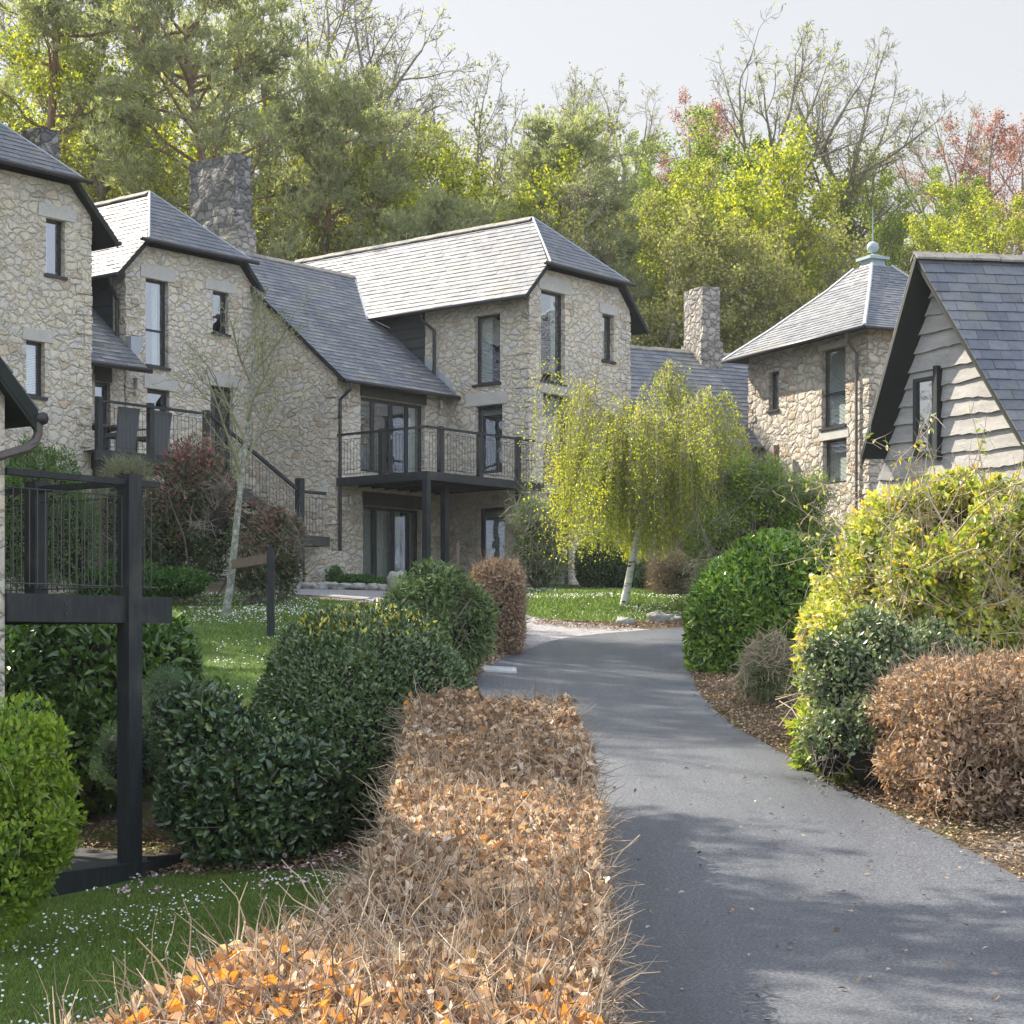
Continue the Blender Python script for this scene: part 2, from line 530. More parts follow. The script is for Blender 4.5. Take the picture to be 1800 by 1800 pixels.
t = MT("gravel")
v = t.coord()
vo = t.n("ShaderNodeTexVoronoi"); vo.inputs["Scale"].default_value = 38; t.l(v, vo.inputs["Vector"])
sp = t.n("ShaderNodeSeparateColor"); t.l(vo.outputs["Color"], sp.inputs[0])
c = t.ramp(sp.outputs[0], [(0, (.17, .17, .18)), (.5, (.27, .265, .27)), (1, (.42, .40, .39))])
c = t.mix(.5, c, t.ramp(t.noise(v, 1.2, 5), [(.3, (.7, .7, .72)), (.7, (1.2, 1.18, 1.15))]), 'MULTIPLY')
M['gravel'] = t.fin(c, .85, .3, t.bump(vo.outputs["Distance"], .8, .02))

t = MT("soil")
v = t.coord()
n1 = t.noise(v, 1.3, 6, .65); n2 = t.noise(v, 30, 6, .75); n3 = t.noise(v, .55, 5, .6)
c = t.ramp(n2, [(.3, (.045, .034, .022)), (.5, (.12, .092, .062)), (.68, (.25, .20, .145))])
c = t.mix(t.ramp(n1, [(.5, (0, 0, 0)), (.6, (1, 1, 1))]), c, t.ramp(n2, [(.3, (.03, .05, .008)), (.7, (.13, .15, .025))]))
c = t.mix(t.math('MULTIPLY', t.ramp(n3, [(.52, (0, 0, 0)), (.64, (1, 1, 1))]), .6), c, t.ramp(n2, [(.3, (.12, .12, .12)), (.7, (.36, .35, .33))]))
M['soil'] = t.fin(c, .95, .15, t.bump(n2, .9, .03))

t = MT("turf")
v = t.coord()
n1 = t.noise(v, .9, 5, .6); n2 = t.noise(v, 45, 5, .75)
c = t.ramp(n2, [(.25, (.035, .065, .016)), (.5, (.085, .145, .03)), (.75, (.16, .23, .06))])
c = t.mix(.6, c, t.ramp(n1, [(.3, (.75, .85, .7)), (.7, (1.3, 1.2, 1.0))]), 'MULTIPLY')
M['turf'] = t.fin(c, .9, .2, t.bump(n2, .9, .03))

t = MT("bark")
v = t.coord((1, 1, .25))
n = t.noise(v, 14, 6, .7)
M['bark'] = t.fin(t.ramp(n, [(.3, (.10, .09, .07)), (.5, (.20, .18, .14)), (.72, (.34, .32, .26))]), .9, .2, t.bump(n, .9, .03))
t = MT("pine_bark")
v = t.coord((1, 1, .3))
n = t.noise(v, 9, 6, .7)
M['pine_bark'] = t.fin(t.ramp(n, [(.3, (.10, .06, .04)), (.5, (.25, .16, .11)), (.72, (.38, .28, .21))]), .9, .2, t.bump(n, .9, .04))
t = MT("birch_bark")
v = t.coord((1, 1, 3.2))
n = t.noise(v, 5, 4, .6)
c = t.ramp(n, [(.36, (.03, .028, .025)), (.43, (.62, .62, .58)), (.8, (.78, .78, .74))])
M['birch_bark'] = t.fin(c, .7, .3, t.bump(n, .5, .01))
t = MT("lichen_bark")
v = t.coord()
n = t.noise(v, 12, 5, .7)
M['lichen_bark'] = t.fin(t.ramp(n, [(.3, (.10, .10, .08)), (.5, (.26, .27, .22)), (.7, (.50, .52, .46))]), .9, .2, t.bump(n, .6, .01))
M['twig'] = plain("grey_twig", (.27, .235, .19), .85, .4, 12, .3, .2)
t = MT("hedge_twig")
M['hedge_twig'] = t.fin(t.ramp(t.attr(), [(0, (.12, .09, .065)), (.4, (.24, .18, .125)), (.8, (.40, .31, .21)), (1, (.68, .54, .36))]), .7, .3)
M['twig_pale'] = plain("pale_twig", (.42, .34, .24), .7, .5, 12, .3, .3)
M['twig_green'] = plain("mossy_twig", (.24, .25, .15), .85, .4, 12, .3, .2)
M['core'] = plain("painted_shade_core", (.025, .025, .018), .95, .3, 9, .6, .1)  # near-black colour stands in for shade inside shrubs and hedges
M['white_petal'] = plain("white_petal", (.72, .72, .70), .7, .05, 5, 0, .2)
M['pink_petal'] = plain("pink_petal", (.60, .45, .48), .7, .1, 5, 0, .2)
t = MT("dry_leaf_litter")
M['litter'] = t.fin(t.ramp(t.attr(), [(0, (.14, .08, .04)), (.4, (.30, .20, .12)), (.75, (.42, .30, .19)), (1, (.50, .42, .32))]), .8, .2)

LM = {}
LM['camellia'] = leaf_mat("camellia_leaf", [(0, (.028, .058, .024)), (.5, (.054, .105, .038)), (.9, (.095, .16, .05)), (1, (.20, .24, .05))], .22, .10, .7)
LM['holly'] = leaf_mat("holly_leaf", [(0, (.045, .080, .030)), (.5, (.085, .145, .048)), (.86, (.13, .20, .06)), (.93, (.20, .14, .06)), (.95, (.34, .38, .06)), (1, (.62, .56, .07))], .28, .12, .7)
LM['laurel'] = leaf_mat("laurel_leaf", [(0, (.06, .13, .02)), (.5, (.13, .25, .03)), (.85, (.22, .36, .045)), (1, (.40, .48, .06))], .25, .25, .6)
LM['laurel_dark'] = leaf_mat("laurel_dark_leaf", [(0, (.04, .09, .02)), (.5, (.075, .15, .03)), (.9, (.13, .23, .04)), (1, (.40, .46, .05))], .25, .22, .6)
LM['fresh'] = leaf_mat("fresh_green_leaf", [(0, (.10, .18, .02)), (.5, (.19, .30, .03)), (1, (.36, .45, .05))], .4, .38, .4)
LM['mid'] = leaf_mat("mid_green_leaf", [(0, (.06, .12, .03)), (.5, (.11, .20, .045)), (1, (.21, .31, .08))], .4, .3, .4)
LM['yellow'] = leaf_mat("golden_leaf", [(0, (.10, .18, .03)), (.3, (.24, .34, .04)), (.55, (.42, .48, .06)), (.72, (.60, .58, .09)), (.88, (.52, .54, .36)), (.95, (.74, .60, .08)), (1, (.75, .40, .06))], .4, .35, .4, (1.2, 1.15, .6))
LM['ivy'] = leaf_mat("variegated_leaf", [(0, (.04, .08, .03)), (.4, (.10, .15, .06)), (.75, (.24, .29, .14)), (1, (.42, .44, .28))], .3, .2, .5)
LM['beech'] = leaf_mat("dry_beech_leaf", [(0, (.13, .085, .05)), (.3, (.29, .205, .13)), (.55, (.43, .325, .22)), (.78, (.57, .48, .37)), (.95, (.68, .62, .52)), (1, (.62, .34, .08))], .6, .3, .25, (1.3, .95, .55))
LM['beech_orange'] = leaf_mat("orange_beech_leaf", [(0, (.20, .12, .07)), (.3, (.40, .28, .19)), (.55, (.56, .44, .34)), (.76, (.68, .57, .47)), (.86, (.66, .36, .10)), (1, (.76, .40, .07))], .55, .35, .25, (1.35, .95, .4))
LM['rust'] = leaf_mat("rust_beech_leaf", [(0, (.18, .12, .075)), (.4, (.37, .275, .18)), (.75, (.52, .42, .31)), (.96, (.64, .56, .46)), (1, (.60, .32, .11))], .6, .3, .25, (1.3, .95, .55))
LM['photinia'] = leaf_mat("photinia_leaf", [(0, (.05, .09, .03)), (.4, (.09, .15, .045)), (.6, (.15, .12, .055)), (.82, (.28, .10, .10)), (1, (.44, .16, .19))], .3, .22, .5, (1.25, .9, .8))
LM['rhodo'] = leaf_mat("rhododendron_leaf", [(0, (.07, .12, .04)), (.5, (.13, .21, .07)), (1, (.26, .34, .13))], .35, .22, .5)
LM['juniper'] = leaf_mat("juniper_sprig", [(0, (.05, .10, .06)), (.6, (.10, .18, .10)), (1, (.18, .25, .12))], .7, .12, .2)
LM['birch'] = leaf_mat("birch_leaf", [(0, (.20, .27, .03)), (.5, (.40, .46, .04)), (1, (.68, .66, .06))], .4, .5, .3, (1.1, 1.1, .5))
LM['wood_green'] = leaf_mat("woodland_green_leaf", [(0, (.09, .14, .02)), (.4, (.18, .26, .035)), (.75, (.31, .38, .05)), (1, (.46, .50, .08))], .45, .45, .3, (1.2, 1.25, .5))
LM['wood_lime'] = leaf_mat("woodland_lime_leaf", [(0, (.14, .19, .02)), (.4, (.28, .34, .03)), (.75, (.45, .48, .04)), (1, (.62, .60, .08))], .45, .5, .3, (1.15, 1.15, .45))
LM['wood_olive'] = leaf_mat("woodland_olive_leaf", [(0, (.15, .16, .05)), (.4, (.27, .275, .09)), (.75, (.40, .39, .14)), (1, (.52, .48, .22))], .6, .35, .2)
LM['copper'] = leaf_mat("copper_leaf", [(0, (.16, .08, .055)), (.5, (.32, .17, .12)), (1, (.50, .31, .23))], .5, .4, .2, (1.3, .9, .8))
LM['pine'] = leaf_mat("pine_needle", [(0, (.16, .18, .10)), (.5, (.31, .33, .19)), (.85, (.43, .44, .27)), (1, (.55, .52, .34))], .5, .45, .3)
LM['scrub'] = leaf_mat("scrub_leaf", [(0, (.13, .14, .06)), (.25, (.20, .20, .09)), (.5, (.29, .26, .15)), (.7, (.36, .33, .19)), (.85, (.28, .34, .06)), (1, (.50, .52, .08))], .6, .35, .2)
LM['grass'] = leaf_mat("grass_blade", [(0, (.065, .115, .025)), (.5, (.13, .205, .04)), (1, (.25, .31, .08))], .55, .3, .3)
LM['ground_green'] = leaf_mat("groundcover_leaf", [(0, (.03, .08, .02)), (.6, (.06, .15, .03)), (1, (.12, .22, .04))], .5, .3, .3)
# ------------------------------------------------------------------ ground
CP = np.array([(-2, 10, -2.12), (-5, 10, -2.2), (-2, 15, -2.06), (-4, 16.5, -2.17), (-2.6, 17.6, -1.98), (-7, 17, -2.15), (-1.3, 19, -1.66), (-4.5, 20.5, -1.85), (-2.5, 23, -1.1),
    (-4.5, 27, -.5), (-3.5, 31.5, .1), (-5.1, 33.5, .5), (-5.4, 36, .66), (-2, 36, .5), (-10, 36, .6), (-8, 28, -.4), (-1, 28, -.5), (-1.2, 33, .0), (-5, 42, 1.15),
    (-9, 42, 1.2), (-2, 45, 1.3), (.5, 48, 1.5), (2, 51, 1.62), (-3, 50, 1.65), (2.3, 40, .93), (.3, 37.5, .45), (3, 37, .4), (5, 38, .6), (5, 44, 1.2),
    (8, 50, 1.6), (12, 50, 2), (5.5, 29, -.45), (5, 24, -.95), (5.5, 18, -1.45), (5, 14, -1.85), (9, 25, -.4), (10, 15, -1.3), (9, 35, .7),
    (2, 10, -2.1), (2.2, 14.5, -1.89), (2, 16.5, -1.68), (2, 18.5, -1.49), (1.9, 20.5, -1.27), (1.8, 23.5, -1.03), (1.3, 27, -.7), (1.2, 30, -.41), (2, 36, .25),
    (0, 4, -2.15), (3, 5, -2.15), (-6, 4, -2.2), (7, 5, -1.9), (-14, 12, -1.9), (-14, 25, -.6), (-16, 48, 2.0), (18, 55, 3.0), (-8, 56, 2.2), (5, 58, 2.4), (2, 33, -.08), (16, 30, .6), (0, -8, -2.3), (14, -8, -2.0), (-14, -8, -2.3)], float)


def _phi(d): return np.sqrt(d * d + 4.0)


_A = _phi(np.linalg.norm(CP[:, None, :2] - CP[None, :, :2], axis=-1)) + np.eye(len(CP)) * -.02
_B = np.hstack([np.ones((len(CP), 1)), CP[:, :2]])
_S = np.linalg.solve(np.block([[_A, _B], [_B.T, np.zeros((3, 3))]]), np.concatenate([CP[:, 2], np.zeros(3)]))


def gz(x, y):
    x = np.atleast_1d(np.asarray(x, float)); y = np.atleast_1d(np.asarray(y, float))
    cx, cy = np.clip(x, -18, 20), np.clip(y, -10, 58)
    out = np.empty(len(x))
    for i in range(0, len(x), 20000):
        d = np.hypot(cx[i:i + 20000, None] - CP[None, :, 0], cy[i:i + 20000, None] - CP[None, :, 1])
        out[i:i + 20000] = _phi(d) @ _S[:len(CP)] + _S[-3] + _S[-2] * cx[i:i + 20000] + _S[-1] * cy[i:i + 20000]
    t = np.clip(y - 57, 0, 62)
    side = np.clip((x - 14) / 30, 0, 1)
    hill = t * t / (t + 14) * (.50 - .16 * side)
    lat = np.clip(np.abs(x) - 18, 0, 60) * .03
    bump_ = (vnoise(x + 90, y + 90, 0, .09) - .5) * np.clip(t / 12, 0, 1) * 3
    return out + hill + lat + bump_


def gz1(x, y): return float(gz([x], [y])[0])


def axis(a0, a1, fine, lo, hi, coarse):
    s = list(np.arange(a0, a1 + 1e-6, fine))
    x = a0 - coarse; g = coarse
    while x > lo: s.insert(0, x); g *= 1.25; x -= g
    x = a1 + coarse; g = coarse
    while x < hi: s.append(x); g *= 1.25; x += g
    return np.array(s)


GX, GY = axis(-16, 16, .4, -300, 300, 1.5), axis(0, 56, .4, -120, 420, 1.5)
XX, YY = np.meshgrid(GX, GY, indexing='ij')
ZZ = gz(XX.ravel(), YY.ravel()).reshape(XX.shape)
nx, ny = XX.shape
idx = np.arange(nx * ny).reshape(nx, ny)
nm = NM()
nm.add(np.stack([XX.ravel(), YY.ravel(), ZZ.ravel()], 1), np.stack([idx[:-1, :-1], idx[1:, :-1], idx[1:, 1:], idx[:-1, 1:]], -1).reshape(-1, 4))
nm.build("ground", M['soil'], smooth=True, kind="structure", label="bare soil and leaf litter under the shrubs and up the wooded slope")


def gbil(x, y):
    """ground height as the ground sheet has it (bilinear in its .4 m cells)"""
    x = np.asarray(x, float); y = np.asarray(y, float)
    i = np.clip(np.searchsorted(GX, x, 'right') - 1, 0, nx - 2); j = np.clip(np.searchsorted(GY, y, 'right') - 1, 0, ny - 2)
    fx = (x - GX[i]) / (GX[i + 1] - GX[i]); fy = (y - GY[j]) / (GY[j + 1] - GY[j])
    return ZZ[i, j] * (1 - fx) * (1 - fy) + ZZ[i + 1, j] * fx * (1 - fy) + ZZ[i, j + 1] * (1 - fx) * fy + ZZ[i + 1, j + 1] * fx * fy


def ragged(poly, amp, seed=1, step=.3):
    rs = np.random.RandomState(seed)
    out = []
    for i in range(len(poly)):
        a, b = np.array(poly[i], float), np.array(poly[(i + 1) % len(poly)], float)
        n = max(1, int(np.linalg.norm(b - a) / step))
        for k in range(n):
            p = a + (b - a) * k / n
            out.append(tuple(p + (rs.randn(2) * amp if k else 0)))
    return out


def smooth_poly(poly, it=2):
    for _ in range(it):
        q = []
        for i in range(len(poly)):
            a, b = np.array(poly[i], float), np.array(poly[(i + 1) % len(poly)], float)
            q += [tuple(a * .75 + b * .25), tuple(a * .25 + b * .75)]
        poly = q
    return poly


def sheet(name, poly, lift, mat, **tags):
    nm = NM()
    px = [p[0] for p in poly]; py = [p[1] for p in poly]
    for i in range(nx - 1):
        if GX[i + 1] < min(px) or GX[i] > max(px): continue
        col = clip_half(clip_half(poly, -1, 0, -GX[i]), 1, 0, GX[i + 1])
        if len(col) < 3: continue
        cy = [p[1] for p in col]
        for j in range(ny - 1):
            if GY[j + 1] < min(cy) or GY[j] > max(cy): continue
            c = clip_half(col, 0, -1, -GY[j])
            if len(c) > 2: c = clip_half(c, 0, 1, GY[j + 1])
            if len(c) < 3: continue
            a = np.array(c)
            if abs(np.sum(a[:, 0] * np.roll(a[:, 1], -1) - a[:, 1] * np.roll(a[:, 0], -1))) < 1e-5: continue
            z = gbil(a[:, 0], a[:, 1]) + lift
            nm.poly(np.column_stack([a, z]))
    return nm.build(name, mat, smooth=False, kind="structure", **tags)


road = smooth_poly([(.15, -6), (.2, 8), (.2, 14), (.1, 18), (-.1, 22), (-.42, 26), (-.6, 29), (-.45, 30.6), (0, 32), (.75, 34.6), (2.1, 36.1), (5, 36.9), (10, 37.2), (15, 37),
    (15, 33.4), (10, 33.4), (6, 33), (4, 32.4), (3.05, 31), (2.78, 29), (2.7, 27), (2.78, 23.5), (3.04, 20.5), (3.28, 18.5), (3.7, 16.5), (3.98, 14.5), (4.5, 11), (4.9, 6), (5, -6)], 2)
sheet("road", ragged(road, .018, 3), .028, M['asphalt'], label="narrow asphalt drive curving uphill between the hedges")
gravel = smooth_poly([(-5.6, 44.6), (-2.6, 44.9), (-1.0, 43), (.3, 38.4), (2.2, 36.8), (3, 36), (1.5, 34.4), (.3, 31.8), (-.9, 31.4), (-.9, 35), (-1.5, 38), (-3.2, 40.7), (-5.6, 42.4)], 2)
sheet("gravel_path", ragged(gravel, .03, 4), .014, M['gravel'], label="pale gravel path leading from the drive towards the doors")
lawn_c = smooth_poly([(.2, 38.3), (-.4, 41), (-.6, 44), (.2, 47), (2, 48.6), (5, 48.5), (7, 46), (6.6, 40.6), (4.9, 38.6), (3.6, 37.4), (2.4, 37.5), (1.2, 37.7)], 2)
sheet("lawn", ragged(lawn_c, .05, 5), .02, M['turf'], label="daisy covered lawn around the weeping birch")
lawn_l = smooth_poly([(-2.4, 25.5), (-3.8, 24), (-9, 24), (-14, 28), (-14, 40), (-9, 41.6), (-5.6, 41.6), (-3.5, 39.8), (-1.9, 37.3), (-1.3, 33), (-1.5, 28.5)], 2)
sheet("lawn", ragged(lawn_l, .05, 6), .02, M['turf'], label="shaded daisy lawn below the left houses")
lawn_n = smooth_poly([(-10, -4), (-.3, -4), (-.6, 8), (-1.2, 13), (-1.3, 16), (-2.2, 16.6), (-3.0, 17.2), (-3.6, 16.6), (-4.4, 15.6), (-9, 14)], 2)
sheet("lawn", ragged(lawn_n, .05, 7), .02, M['turf'], label="near lawn between the hedge and the low timber platform")


def scatter(poly, n, rs):
    a = np.array(poly); lo, hi = a.min(0), a.max(0)
    P = rs.rand(int(n * 1.0), 2) * (hi - lo) + lo
    return P[inside(P, poly)]


def blades(name, polys, n, h, wd, label):
    rs = np.random.RandomState(11)
    nm = NM()
    for poly, k in polys:
        P = scatter(poly, n * k, rs)
        z = gbil(P[:, 0], P[:, 1]) + .015
        m = len(P)
        D = np.column_stack([rs.randn(m, 2) * .55, np.ones(m)])
        N = rs.randn(m, 3)
        hh = h * (.5 + rs.rand(m)) * (.6 + .8 * vnoise(P[:, 0], P[:, 1], 0, .8))
        nm.leaves(np.column_stack([P, z]), D, N, hh, wd, 0, rs.rand(m), 0)
    return nm.build(name, LM['grass'], kind="stuff", label=label)


near_vis = [(-5.2, 9.2), (-1.2, 9.2), (-1.0, 12), (-1.4, 15.8), (-2.2, 16.3), (-3.0, 16.8), (-3.6, 16.2), (-5.2, 14.8)]
blades("grass", [(near_vis, 1)], 110000, .045, .006, "short mown grass of the near lawn")
blades("grass", [(lawn_l, 1)], 70000, .06, .016, "short grass of the left lawn").location.z = 0
blades("grass", [(lawn_c, 1)], 45000, .07, .02, "short grass of the lawn under the birch")


def daisies(poly, n, rad, label):
    rs = np.random.RandomState(17)
    P = scatter(poly, n, rs)
    keep = rs.rand(len(P)) < np.clip((vnoise(P[:, 0], P[:, 1], 3, 1.1) - .38) * 3.2, .03, 1) * np.clip((vnoise(P[:, 0] + 7, P[:, 1], 9, 3.1)) * 1.6, 0, 1)
    P = P[keep]
    m = len(P)
    z = gbil(P[:, 0], P[:, 1]) + .05 + rs.rand(m) * .02
    rr = rad * (.7 + .6 * rs.rand(m))
    C = np.column_stack([P, z])
    tl = nrm(np.column_stack([rs.randn(m, 2) * .4 + [0, -.35], np.ones(m)]))
    A = nrm(np.cross(tl, [0, 1, 0.001])); B = np.cross(tl, A)
    ang = np.arange(6) * math.pi / 3
    V = C[:, None] + (A[:, None] * np.cos(ang)[None, :, None] + B[:, None] * np.sin(ang)[None, :, None]) * rr[:, None, None]
    nm = NM()
    nm.add(V.reshape(-1, 3), (np.arange(m)[:, None] * 6 + np.arange(6)[None]))
    nm.build("daisy_flowers", M['white_petal'], kind="stuff", label=label)


daisies(near_vis, 6000, .009, "white daisies dotted over the near lawn")
daisies(lawn_l, 26000, .0125, "white daisies dotted over the left lawn")
daisies(lawn_c, 13000, .015, "white daisies dotted over the birch lawn")

# litter on the verges
verge_r = [(2.8, 23), (2.72, 27), (2.85, 30.5), (3.6, 31), (5.5, 26), (5.2, 20), (6.5, 15), (6.5, 12), (4.5, 12), (4.0, 14.5), (3.7, 16.5), (3.3, 18.5), (3.05, 20.5)]
rs = np.random.RandomState(21)
nm = NM()
for poly, n in ((verge_r, 34000), ([(-.4, 29.5), (-.1, 31.8), (-1.2, 33), (-2.4, 27), (-1.2, 26), (-.6, 27)], 9000), ([(-5.3, 16.6), (-3.3, 16.9), (-1.3, 16.2), (-.9, 17.5), (-2.5, 20), (-5.3, 20)], 6500), ([(.4, 37.2), (2, 36.2), (5, 36.9), (5, 38), (2.2, 37.4), (.5, 37.9)], 4000), ([(.5, 9), (4.6, 9), (3, 20), (.2, 20)], 200), ([(4.6, 11), (3.9, 14.5), (3.2, 18.5), (2.95, 20.5), (2.65, 24), (2.6, 28), (2.8, 28), (2.9, 24), (3.3, 20), (4.1, 15), (4.9, 11)], 2600)):
    P = scatter(poly, n, rs)
    m = len(P)
    nm.leaves(np.column_stack([P, gbil(P[:, 0], P[:, 1]) + .035 + rs.rand(m) * .02]), np.column_stack([rs.randn(m, 2), rs.randn(m) * .25]), np.column_stack([rs.randn(m, 2) * .4, np.ones(m)]), .04 + rs.rand(m) * .03, .028, 0, rs.rand(m), .3)
nm.build("fallen_leaves", M['litter'], kind="stuff", label="dry brown leaves scattered along the verges")
nm = NM()
P = scatter([(4.2, 14.6), (5.5, 16.2), (5.5, 12), (4.9, 11), (4.45, 12.8)], 26000, rs)
P2 = scatter([(3.3, 21), (4.0, 22.5), (4.2, 20), (3.4, 19.2)], 6000, rs)
P = np.vstack([P, P2]); P = P[vnoise(P[:, 0], P[:, 1], 2, 2.2) > .45]
m = len(P)
nm.leaves(np.column_stack([P, gbil(P[:, 0], P[:, 1]) + .01]), np.column_stack([rs.randn(m, 2) * .9, np.ones(m) * .8]), rs.randn(m, 3), .03 + rs.rand(m) * .03, .01, 0, .4 + .6 * rs.rand(m), 0)
nm.build("moss", LM['grass'], kind="stuff", label="yellow green moss and grass on the right verge")

# ------------------------------------------------------------------ the terrace frame
_n = math.hypot(.632, .775)
RD = np.array([.632, .775]) / _n        # runs away to the right
LD = np.array([-.775, .632]) / _n       # runs away to the left
OC = np.array([30 / F * 50, 50.0])      # foot of the middle house's near corner


def P2(r, l): return OC + RD * r + LD * l
def P3(r, l, z): return np.array([*P2(r, l), z])


class Face:
    """a vertical plane: u runs along d, n points out of the wall"""
    def __init__(s, o, d, n): s.o = np.array(o, float); s.d = np.array(d, float); s.n = np.array(n, float)

    def u(s, px):
        k = (px - CX) / F
        return (k * s.o[1] - s.o[0]) / (s.d[0] - k * s.d[1])

    def z(s, u, py): return (HY - py) / F * (s.o[1] + s.d[1] * u)
    def p(s, u, z, out=0.0): return np.array([*(s.o + s.d * u + s.n * out), z])

    def rect(s, x0, x1, y0, y1):
        """photo pixels (y0 top, y1 bottom at mid width) -> u0,u1,z0,z1 on the wall"""
        a, b = sorted((s.u(x0), s.u(x1)))
        m = (a + b) / 2
        return a, b, s.z(m, y1), s.z(m, y0)


def G_(l, out=0): return Face(P2(0, l), RD, -LD)
def S_(r): return Face(P2(r, 0), LD, -RD)


def wall_skin(nm, f, poly, holes=(), depth=.22, mi=0, out=0.0):
    us = sorted({h[0] for h in holes} | {h[1] for h in holes}); zs = sorted({h[2] for h in holes} | {h[3] for h in holes})
    pu = [p[0] for p in poly]; pz = [p[1] for p in poly]
    us = sorted(set([min(pu)] + [u for u in us if min(pu) < u < max(pu)] + [max(pu)]))
    zs = sorted(set([min(pz)] + [z for z in zs if min(pz) < z < max(pz)] + [max(pz)]))
    for i in range(len(us) - 1):
        for j in range(len(zs) - 1):
            cu, cz = (us[i] + us[i + 1]) / 2, (zs[j] + zs[j + 1]) / 2
            if any(h[0] < cu < h[1] and h[2] < cz < h[3] for h in holes): continue
            c = clip_rect(poly, us[i], us[i + 1], zs[j], zs[j + 1])
            if len(c) > 2: nm.poly([f.p(a, b, out) for a, b in c], mi)
    for (a, b, c, d) in holes:
        for q in (((a, c), (b, c)), ((b, c), (b, d)), ((b, d), (a, d)), ((a, d), (a, c))):
            nm.poly([f.p(*q[0], out), f.p(*q[1], out), f.p(*q[1], out - depth), f.p(*q[0], out - depth)], mi)


def slates(nm, O, U, V, polys, e=.20, wd=.30, seed=0, mi=0, lap=.014):
    """lays separate overlapping slates on the plane O + u U + v V (V up the slope)"""
    rs = np.random.RandomState(seed)
    U, V = nrm(U), nrm(V)
    N = np.cross(U, V)
    if N[2] < 0: N = -N
    for poly in polys:
        us = [p[0] for p in poly]; vs = [p[1] for p in poly]
        row = int(math.floor(min(vs) / e))
        while row * e < max(vs):
            v0 = row * e
            off = (row % 2) * wd / 2 + rs.uniform(-.05, .05)
            rt = rs.rand()
            k = int(math.floor((min(us) - off) / wd))
            while k * wd + off < max(us):
                ww = wd
                u0 = k * wd + off
                k += 1
                c = clip_convex([(u0 + .003, v0), (u0 + ww - .003, v0), (u0 + ww - .003, v0 + e + .02), (u0 + .003, v0 + e + .02)], poly)
                if len(c) < 3: continue
                l0 = lap + rs.uniform(-.004, .007)
                jv = rs.uniform(-.008, .004)
                tp, bt = [], []
                for (a, b) in c:
                    t_ = (b - v0) / e
                    bb = b + (jv if t_ < .05 else 0)
                    q = np.asarray(O) + U * a + V * bb
                    tp.append(q + N * (l0 * (1 - t_) + .006)); bt.append(q + N * .001)
                n = len(tp)
                rv = min(1, max(0, .55 * rs.rand() + .2 * rt + .25 * vnoise(np.array([a]), np.array([v0]), seed, .8)[0]))
                nm.add(tp + bt, [list(range(n))], mi, rv)
                base = nm.n - 2 * n
                q4 = np.array([[i, (i + 1) % n, n + (i + 1) % n, n + i] for i in range(n)])
                nm.loops.append((q4 + base).ravel()); nm.sizes.append(np.full(n, 4)); nm.mi.append(np.full(n, mi))
            row += 1


def roof_plane(nm, O, U, V, polys, seed=0, thick=.10, e=.20, wd=.30):
    """slates (slot 0) over a dark board (slot 1)"""
    slates(nm, O, U, V, polys, e, wd, seed)
    U, V = nrm(U), nrm(V)
    N = np.cross(U, V)
    if N[2] < 0: N = -N
    for poly in polys:
        nm.prism([np.asarray(O) + U * a + V * b - N * .004 for a, b in poly], -N * thick, 1)


